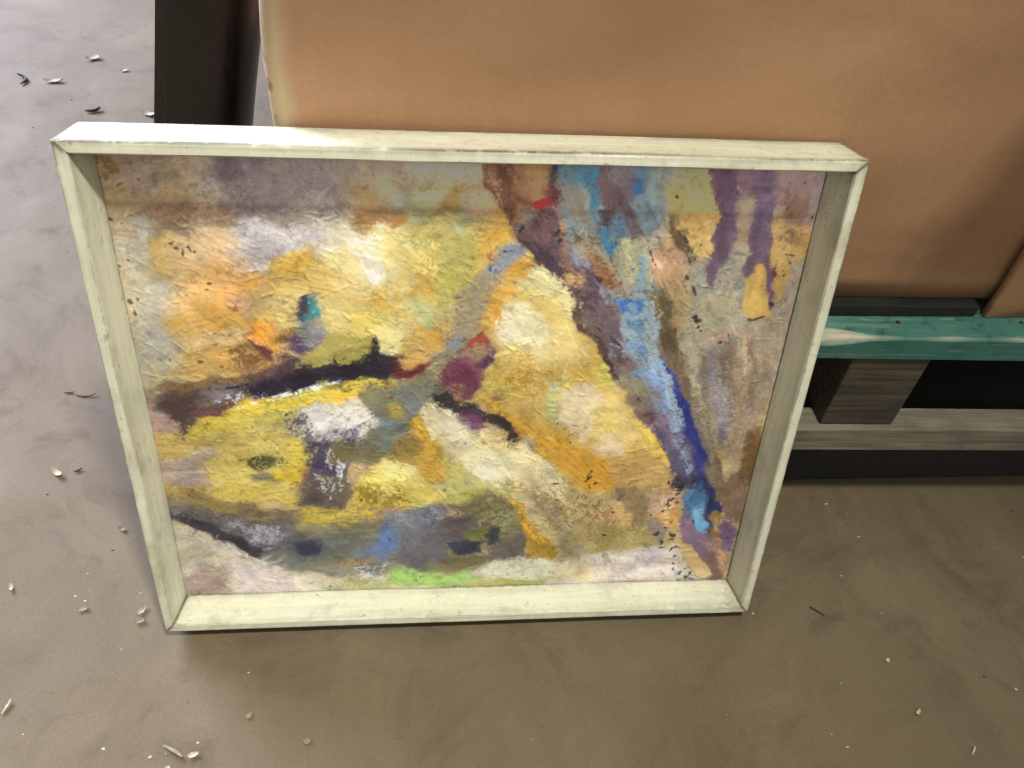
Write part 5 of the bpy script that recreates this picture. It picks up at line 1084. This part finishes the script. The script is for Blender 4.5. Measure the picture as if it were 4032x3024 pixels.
link("backing_board", box_mesh("backing_board", -.368, .364, -.0205, -.0165, .012, .600, .001), mat_card("backing_card", .8, 5), pic)

NX, NY = 840, 676
painter = Paint(NX, NY, 805)
for pts, c1, c2, kw in LAYERS: painter.lay(pts, c1, c2, **kw)
painter.finish()
def area_of(p): return abs(sum(p[i - 1][0] * p[i][1] - p[i][0] * p[i - 1][1] for i in range(len(p)))) / 2
for pts, c1, c2, kw in LAYERS:                                      # a second, dry pass of the smaller strokes
    if area_of(pts) < 9000: painter.lay(pts, c1, c2, **{**kw, 'soft': min(5, kw.get('soft', 6)), 'op': .55 * kw.get('op', 1), 'dry': max(.44, kw.get('dry', 0)), 'grow': .5, 'h': .7})
for pts, c1, c2, kw in ACCENTS: painter.lay(pts, c1, c2, **{'op': .72, **kw})
for s in SPECKS: painter.speck(*s)
painter.tooth()

def canvas_mesh():
    u = np.linspace(-.003, .723, NX) + .018 - .38
    v = .596 + .003 - np.linspace(0, .586, NY)
    uu, vv = np.meshgrid(u, v)
    h = painter.h - painter.h.mean()
    edge = np.minimum(np.minimum(np.arange(NX), np.arange(NX)[::-1])[None, :], np.minimum(np.arange(NY), np.arange(NY)[::-1])[:, None])
    h = h * np.clip((edge - 4) / 6.0, 0, 1)
    co = np.stack([uu, -.0243 - .00115 * np.clip(h, -1.2, 1.5), vv], -1).reshape(-1, 3).astype(np.float32)
    me = bpy.data.meshes.new("canvas")
    idx = np.arange(NX * NY).reshape(NY, NX)
    q = np.stack([idx[1:, :-1], idx[1:, 1:], idx[:-1, 1:], idx[:-1, :-1]], -1).reshape(-1).astype(np.int32)
    nf = (NX - 1) * (NY - 1)
    me.vertices.add(NX * NY); me.vertices.foreach_set("co", co.ravel())
    me.loops.add(nf * 4); me.loops.foreach_set("vertex_index", q)
    me.polygons.add(nf); me.polygons.foreach_set("loop_start", np.arange(0, nf * 4, 4, dtype=np.int32))
    me.polygons.foreach_set("use_smooth", np.ones(nf, bool))
    me.update(calc_edges=True)
    c = np.clip(painter.col, 0, 255) / 255.0
    c = np.where(c <= .04045, c / 12.92, ((c + .055) / 1.055) ** 2.4)
    # the colours were judged under the lamp: take its tint, and the rail's shade along the top, back out
    yy = np.linspace(0, 805, NY)[:, None]; xx = np.linspace(0, 1000, NX)[None, :]
    lit = smooth(SHADE_Y - 9.5, SHADE_Y + 9.5, yy + 0 * xx)[..., None]
    c = c / (np.array(TINT_LIT) * lit + np.array(TINT_SHADE) * (1 - lit))
    c = np.clip(c, .006, .86)
    col = np.ones((NY, NX, 4), np.float32); col[..., :3] = c
    at = me.attributes.new("paint", 'FLOAT_COLOR', 'POINT'); at.data.foreach_set("color", col.ravel())
    return me
SHADE_Y = 82.5
TINT_LIT = (1.03, .97, .83)
TINT_SHADE = (.375, .345, .285)
link("canvas", canvas_mesh(), M_paint, pic)

# ---------------------------------------------------------------- cardboard boxes
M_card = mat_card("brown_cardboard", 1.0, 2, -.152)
M_card2 = mat_card("darker_cardboard", .96, 8)  # slightly darker tint for the second box
M_edge = mat_card("torn_cardboard_edge", 1.35, 4)

def carton(root, x0, x1, y0, y1, z0, z1, mat, bow=.004, cr=.012, seed=0):
    """Front, side, back and top panels of a carton, slightly bowed, with soft corners."""
    r = random.Random(seed)
    def path():                                                     # plan outline of the four walls, rounded corners
        pts = []
        for cx, cy, a0 in ((x0 + cr, y0 + cr, 180), (x1 - cr, y0 + cr, 270), (x1 - cr, y1 - cr, 0), (x0 + cr, y1 - cr, 90)):
            for k in range(5):
                a = R(a0 + k * 22.5); pts.append((cx + cr * math.cos(a), cy + cr * math.sin(a)))
        return pts
    base = path(); pts = []
    for i, p in enumerate(base):
        q = base[(i + 1) % len(base)]
        d = math.hypot(q[0] - p[0], q[1] - p[1]); n = max(1, int(d / .05))
        for k in range(n): pts.append((p[0] + (q[0] - p[0]) * k / n, p[1] + (q[1] - p[1]) * k / n))
    cx, cy = (x0 + x1) / 2, (y0 + y1) / 2
    nz = 26; vv = []; ff = []
    for j in range(nz + 1):
        z = z0 + (z1 - z0) * j / nz
        for (x, y) in pts:
            b = bow * math.sin(math.pi * (x - x0) / (x1 - x0)) * math.sin(math.pi * (j / nz) * .9 + .1)
            wv = .0016 * math.sin(z * 23 + x * 9 + seed) + .001 * math.sin(z * 51 - x * 17)
            dx = wv * (1 if x < cx else -1); dy = -(b + wv) if y < cy else b
            if x < x0 + cr * 1.2: dx += .004 * math.sin(z * 17 + 1.0) + .0012 * r.random()
            vv.append((x + dx, y + dy, z))
    n = len(pts)
    for j in range(nz):
        for i in range(n): ff.append((j * n + i, j * n + (i + 1) % n, (j + 1) * n + (i + 1) % n, (j + 1) * n + i))
    me = bpy.data.meshes.new("carton_walls"); me.from_pydata(vv, [], ff); me.update()
    me.polygons.foreach_set("use_smooth", [True] * len(me.polygons))
    o = link("carton_walls", me, mat, root)
    sol = o.modifiers.new("board", 'SOLIDIFY'); sol.thickness = .005; sol.offset = -1
    link("bottom_panel", box_mesh("bottom_panel", x0 + .006, x1 - .006, y0 + .008, y1 - .008, z0 + .001, z0 + .006), mat, root)
    link("lid_panel", box_mesh("lid_panel", x0 + .006, x1 - .006, y0 + .008, y1 - .008, z1 - .006, z1 - .001), mat, root)

bx = thing("cardboard_box", "large brown cardboard box standing on the pallet behind the painting", "box", (0, 0, 0))
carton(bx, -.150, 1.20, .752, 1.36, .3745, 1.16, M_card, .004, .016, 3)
b2 = thing("cardboard_box", "narrow brown cardboard box at the right edge, standing in front of the large box", "box", (0, 0, 0))
carton(b2, .706, 1.16, .7325, .745, .3572, .96, M_card2, .001, .004, 9)
fm = bpy.data.meshes.new("shadow_flap")  # unseen flap, added and shaped to cast a diagonal shadow on the large box
fm.from_pydata([(.727, .731, .957), (1.15, .731, .957), (1.12, .538, .965), (.566, .538, .965), (.727, .731, .962), (1.15, .731, .962), (1.12, .538, .970), (.566, .538, .970)], [],
               [(0, 1, 2, 3), (7, 6, 5, 4), (0, 4, 5, 1), (1, 5, 6, 2), (2, 6, 7, 3), (3, 7, 4, 0)])
link("shadow_flap", fm, M_card2, b2)

# ---------------------------------------------------------------- pallet
pal = thing("wooden_pallet", "worn wooden pallet with a teal painted front board, carrying the cardboard boxes", "pallet", (.60, .695, 0), (0, 0, R(-1.2)))
TEAL = (.036, .132, .112)
M_teal = mat_wood("teal_paint_on_wood", (.30, .27, .22), (.52, .48, .41), 0, 1.5, TEAL)
M_old = mat_wood("grey_old_wood", (.115, .10, .076), (.25, .222, .18), 0, 6)
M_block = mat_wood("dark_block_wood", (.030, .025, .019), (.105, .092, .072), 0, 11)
M_dkw = mat_wood("dark_wood_or_shade", (.010, .011, .010), (.026, .028, .025), 0, 3)  # rear bottom boards; also the near-black strip that stands for shade
PX0, PX1 = -.70, .75

def plank(name, x0, x1, y0, y1, z0, z1, mat, chamf=None, seed=0, par=pal):
    """A board along x with a worn front top edge (its width may vary along the board)."""
    r = random.Random(seed); n = 120
    vv = []; bare = []; ff = []
    p1, p2 = r.uniform(0, 6), r.uniform(0, 6)
    for i in range(n + 1):
        x = x0 + (x1 - x0) * i / n
        c, b = chamf(x) if chamf else (.0015, .2)
        c += .0007 * abs(math.sin(x * 91 + p1))
        w = .0012 * math.sin(x * 7 + p2)
        ring = [(y0, z0 + .001, 0), (y0 + w * .5, z1 - c * .8, 0), (y0 + c * .45, z1 - c * .32, b), (y0 + c, z1 + w * .3, b * .5), (y0 + c + .001, z1 + w * .3, 0),
                (y1, z1, 0), (y1, z0, 0), (y0 + .002, z0, 0)]
        for (y, z, bb) in ring:
            vv.append((x, y, z)); bare.append(bb)
    m = 8
    for i in range(n):
        for j in range(m): ff.append((i * m + j, i * m + (j + 1) % m, (i + 1) * m + (j + 1) % m, (i + 1) * m + j))
    ff.append(tuple(range(m))[::-1]); ff.append(tuple(n * m + j for j in range(m)))
    me = bpy.data.meshes.new(name); me.from_pydata(vv, [], ff); me.update()
    bm = bmesh.new(); bm.from_mesh(me); bmesh.ops.recalc_face_normals(bm, faces=bm.faces[:]); bm.to_mesh(me); bm.free()
    a = me.attributes.new("bare", 'FLOAT', 'POINT'); a.data.foreach_set("value", bare)
    return link(name, me, mat, par)

def worn(x):
    d = x - (-.050)
    if d < 0: t = min(1, -d / .05); return (.004 + .013 * t, min(1, .45 + 2.5 * t))
    e = abs(math.sin(x * 34)) ** 3
    return (.003 + .002 * e, .10 + .45 * e)

tb = plank("deck_board", PX0, PX1, 0.0, .075, .3200, .3560, M_teal, worn, 2)
for k, (nx_, ny_) in enumerate(((.155, .034), (-.012, .030))):
    bm = bmesh.new(); bmesh.ops.create_cone(bm, cap_ends=True, segments=10, radius1=.0032, radius2=.0026, depth=.0012)
    for v in bm.verts: v.co += Vector((nx_, ny_, .3566))
    me = bpy.data.meshes.new("nail_head"); bm.to_mesh(me); bm.free()
    link("nail_head", me, mat_dark("rusty_nail", (.018, .012, .009), .6), tb)
tb["label"] = "teal painted front deck board, chipped to bare wood along its edge"
for k in range(3):
    plank("deck_board", PX0, PX1, .13 + k * .17, .24 + k * .17, .3200, .3555, M_old, None, 20 + k)
plank("bottom_board", PX0, PX1, -.004, .036, .1450, .1895, M_old, lambda x: (.003, .3), 7)
for k in range(2):
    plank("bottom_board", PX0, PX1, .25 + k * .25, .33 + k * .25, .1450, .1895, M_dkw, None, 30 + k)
for k, xx in enumerate((-.69, -.064, .66)):
    for j, yy in enumerate((.004, .25, .50)):
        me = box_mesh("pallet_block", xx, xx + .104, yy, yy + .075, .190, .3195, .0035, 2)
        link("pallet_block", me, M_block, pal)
dk = thing("shade_strip", "added dark strip standing in for the shaded gap under the large cardboard box", "plank", (.5, .80, .3565))  # added strip, its near-black colour stands for the shaded gap below the box
link("shade_strip_board", box_mesh("shade_strip_board", -.60, .196, -.064, .02, .0, .0168, .002), M_dkw, dk)
sk = thing("shade_runners", "added near-black runners standing in for the shade under the wooden pallet", "skid", (.55, 1.0, 0))  # added runners, coloured near-black in place of the shade below the pallet
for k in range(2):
    link("shade_runner", box_mesh("shade_runner", -.69, .8, -.252 + k * .40, -.12 + k * .40, .0, .1445, .004), mat_dark("shade_black", (.003, .003, .003), .8), sk)

# ---------------------------------------------------------------- dark leaning post behind the frame
def post():
    top = Vector((-.119, 1.30, 1.35)); bot = Vector((-.434, 1.30, .0))
    ax = (top - bot).normalized(); L = (top - bot).length
    root = thing("dark_post", "dark glossy post with one rounded side, leaning between floor and box", "post", bot, (0, 0, 0))
    xd = Vector((1, 0, 0)); xd = (xd - ax * xd.dot(ax)).normalized(); yd = ax.cross(xd).normalized()
    # plan: flat left flank, narrow bevel, long soft right side
    plan = [(-.062, .05), (-.068, -.070), (-.067, -.078), (-.052, -.083), (-.049, -.089), (-.02, -.090), (.01, -.088)]
    for k in range(1, 13):
        a = R(-90 + k * 15); plan.append((.018 + .058 * math.cos(a), -.014 + .074 * math.sin(a)))
    n = len(plan); vv = []; ff = []
    for j in range(17):
        t = j / 16
        for (px, py) in plan:
            w = .0015 * math.sin(t * 9 + px * 30)
            vv.append(tuple(xd * (px + w) + yd * -py * -1 + ax * (L * t)))
    for j in range(16):
        for i in range(n): ff.append((j * n + i, j * n + (i + 1) % n, (j + 1) * n + (i + 1) % n, (j + 1) * n + i))
    ff.append(tuple(range(n))[::-1]); ff.append(tuple(16 * n + i for i in range(n)))
    me = bpy.data.meshes.new("post_body"); me.from_pydata(vv, [], ff); me.update()
    bm = bmesh.new(); bm.from_mesh(me); bmesh.ops.recalc_face_normals(bm, faces=bm.faces[:]); bm.to_mesh(me); bm.free()
    me.polygons.foreach_set("use_smooth", [True] * len(me.polygons))
    o = link("post_body", me, mat_dark("dark_brown_vinyl", (.010, .0075, .0065), .30), root)
    me.set_sharp_from_angle(angle=R(28))
post()

# ---------------------------------------------------------------- litter on the floor
CW = {"white": (.50, .46, .40), "cream": (.50, .43, .33), "tan": (.22, .175, .12), "dark": (.045, .035, .028), "grey": (.27, .24, .19)}
MC = {k: mat_chip("chip_" + k, v, i) for i, (k, v) in enumerate(CW.items())}

def flake(L, Wd, curl, seed):
    r = random.Random(seed); nx, ny = 8, 4; vv = []; ff = []
    for i in range(nx + 1):
        t = i / nx * 2 - 1
        w = Wd * math.sqrt(max(0, 1 - t * t)) * (.8 + .3 * r.random())
        for j in range(ny + 1):
            s = j / ny * 2 - 1
            vv.append((t * L + r.gauss(0, .03) * L, s * w, curl * (t * t * .8 + s * s * .6) * L + .0008 + abs(r.gauss(0, .03)) * Wd))
    m = ny + 1
    for i in range(nx):
        for j in range(ny): ff.append((i * m + j, (i + 1) * m + j, (i + 1) * m + j + 1, i * m + j + 1))
    me = bpy.data.meshes.new("flake"); me.from_pydata(vv, [], ff); me.update()
    me.polygons.foreach_set("use_smooth", [True] * len(me.polygons))
    return me

def sliver(L, Wd, bend, seed):
    r = random.Random(seed); n = 8; vv = []; ff = []
    for i in range(n + 1):
        t = i / n * 2 - 1
        w = Wd * (.5 + .5 * (1 - abs(t))) * (.8 + .4 * r.random())
        cx, cy, cz = t * L, bend * L * (t * t), Wd * 1.0 + .15 * L * max(0, t) ** 2
        for (a, b) in ((-1, -.8), (1, -.8), (.7, .8), (-.7, .8)): vv.append((cx, cy + a * w, cz + b * w))
    for i in range(n):
        for j in range(4): ff.append((i * 4 + j, i * 4 + (j + 1) % 4, i * 4 + 4 + (j + 1) % 4, i * 4 + 4 + j))
    ff.append((3, 2, 1, 0)); ff.append(tuple(n * 4 + j for j in range(4)))
    me = bpy.data.meshes.new("sliver"); me.from_pydata(vv, [], ff); me.update()
    return me

LITTER = [
    # name, x, y, half length, half width, curl, turn, colour, label
    ("wood_chip", -.851, 2.128, .020, .011, .5, 25, "white", "pale wood chip farthest back on the floor left of the dark post"),
    ("bark_sliver", -.975, 2.003, .024, .004, .6, 115, "dark", "curved dark bark sliver at the far left of the floor"),
    ("wood_chip", -.909, 1.998, .026, .009, .35, 8, "white", "long white wood chip beside the curved dark sliver"),
    ("wood_chip", -.760, 2.067, .011, .006, .4, 20, "white", "tiny white chip on the floor close to the dark post"),
    ("bark_sliver", -.778, 1.855, .017, .0045, .3, 24, "dark", "short dark sliver on the floor above the frame's left corner"),
    ("wood_chip", -.651, 1.848, .020, .009, .4, 160, "white", "white chip touching the foot of the dark post's left side"),
    ("seed_pod", -.544, .783, .0135, .0052, .45, 143, "cream", "cream winged seed pod on the floor left of the painting"),
    ("bark_sliver", -.515, .787, .006, .0016, .3, 30, "dark", "tiny dark crumb sliver right beside the cream seed pod"),
    ("bark_sliver", -.545, .938, .016, .0011, .25, 4, "dark", "thin dark bent fibre on the floor left of the frame"),
    ("bark_sliver", -.573, .946, .008, .0011, .1, 2, "dark", "short dark fibre just left of the thin bent fibre"),
    ("wood_chip", -.427, .682, .0065, .0038, .4, 150, "tan", "small tan flake close to the frame's lower left rail"),
    ("dry_leaf", -.371, .555, .0125, .0058, .4, 62, "grey", "grey curled dry leaf beside the frame's bottom left corner"),
    ("dry_leaf", -.370, .540, .010, .0062, .5, 12, "tan", "thin translucent leaf scrap just below the grey curled leaf"),
    ("wood_chip", -.446, .560, .010, .0060, .3, 12, "tan", "tan flake lying left of the grey curled leaf"),
    ("wood_chip", -.545, .594, .0085, .0036, .5, 110, "white", "small white star shaped chip at the left picture edge"),
    ("wood_splinter", -.497, .434, .0105, .0020, .05, 72, "white", "short white splinter stick at the lower left edge"),
    ("wood_splinter", -.294, .373, .0165, .0034, .08, 151, "grey", "greyish wood splinter at the bottom, under the painting's left part"),
    ("wood_chip", -.271, .368, .010, .0042, .4, 15, "cream", "cream chip just right of the greyish splinter at the bottom"),
    ("wood_chip", -.298, .354, .0065, .0034, .5, 40, "white", "white chip cut by the bottom edge below the greyish splinter"),
    ("wood_chip", -.215, .411, .0075, .0045, .3, 60, "tan", "faint tan flake on bare floor below the painting"),
    ("wood_chip", -.143, .377, .0070, .0050, .3, 20, "tan", "roundish tan flake near the bottom, right of all other chips there"),
    ("wood_chip", .610, .446, .0055, .0038, .5, 30, "white", "bright white crumb on the dark floor right of the painting"),
    ("wood_chip", .622, .376, .0075, .0030, .5, 40, "cream", "cream forked chip on the lower right floor"),
    ("wood_splinter", .673, .326, .0080, .0018, .1, 48, "cream", "slim cream splinter at the bottom right of the floor"),
    ("bark_sliver", .538, .521, .014, .0012, .1, 140, "dark", "dark twig on the floor right of the frame's bottom right corner"),
]
for i, (nm, x, y, L, Wd, cu, turn, cc, lab) in enumerate(LITTER):
    if y < .62: L, Wd = L * .82, Wd * .82
    me = sliver(L, Wd, cu, i) if nm in ("bark_sliver", "wood_splinter") else flake(L * .86, Wd * .86, cu * .7, i)
    o = link(nm, me, MC[cc])
    o.location = (x, y, .0005); o.rotation_euler = (0, 0, R(turn))
    tag(o, lab, {"wood_chip": "wood chip", "bark_sliver": "bark", "seed_pod": "seed", "dry_leaf": "leaf", "wood_splinter": "splinter"}[nm], "litter on the concrete floor")

def crumbs():
    r = random.Random(12); vv = []; ff = []; mi = []
    fixed = [(-.461, .579), (-.447, .572), (-.374, .38), (-.469, .401), (-.384, .502), (-.223, .465), (-.269, .382), (-.32, .368), (.594, .576), (.771, .401), (.445, .522), (.645, .641), (.499, .355), (.514, .339)]
    spots = [(x, y, r.uniform(.0010, .0021), 0) for x, y in fixed]
    for _ in range(260):
        x = r.uniform(-1.3, 1.0); y = r.uniform(.22, 2.5)
        spots.append((x, y, abs(r.gauss(0, .0010)) + .0005, r.choice((0, 1, 1, 2, 3))))
    for x, y, s, m in spots:
        b = len(vv); n = 5; a0 = r.uniform(0, 6)
        for k in range(n):
            a = a0 + k * 6.283 / n; q = s * r.uniform(.5, 1.3)
            vv.append((x + q * math.cos(a) * 1.4, y + q * math.sin(a), .0003))
        vv.append((x, y, s * r.uniform(.5, 1.0)))
        for k in range(n): ff.append((b + k, b + (k + 1) % n, b + n)); mi.append(m)
    me = bpy.data.meshes.new("floor_crumbs"); me.from_pydata(vv, [], ff); me.update()
    o = link("floor_crumbs", me)
    for k in ("white", "tan", "dark", "grey"): me.materials.append(MC[k])
    me.polygons.foreach_set("material_index", mi)
    tag(o, "fine pale and dark crumbs scattered over the concrete floor", "crumbs", None, "stuff")
crumbs()
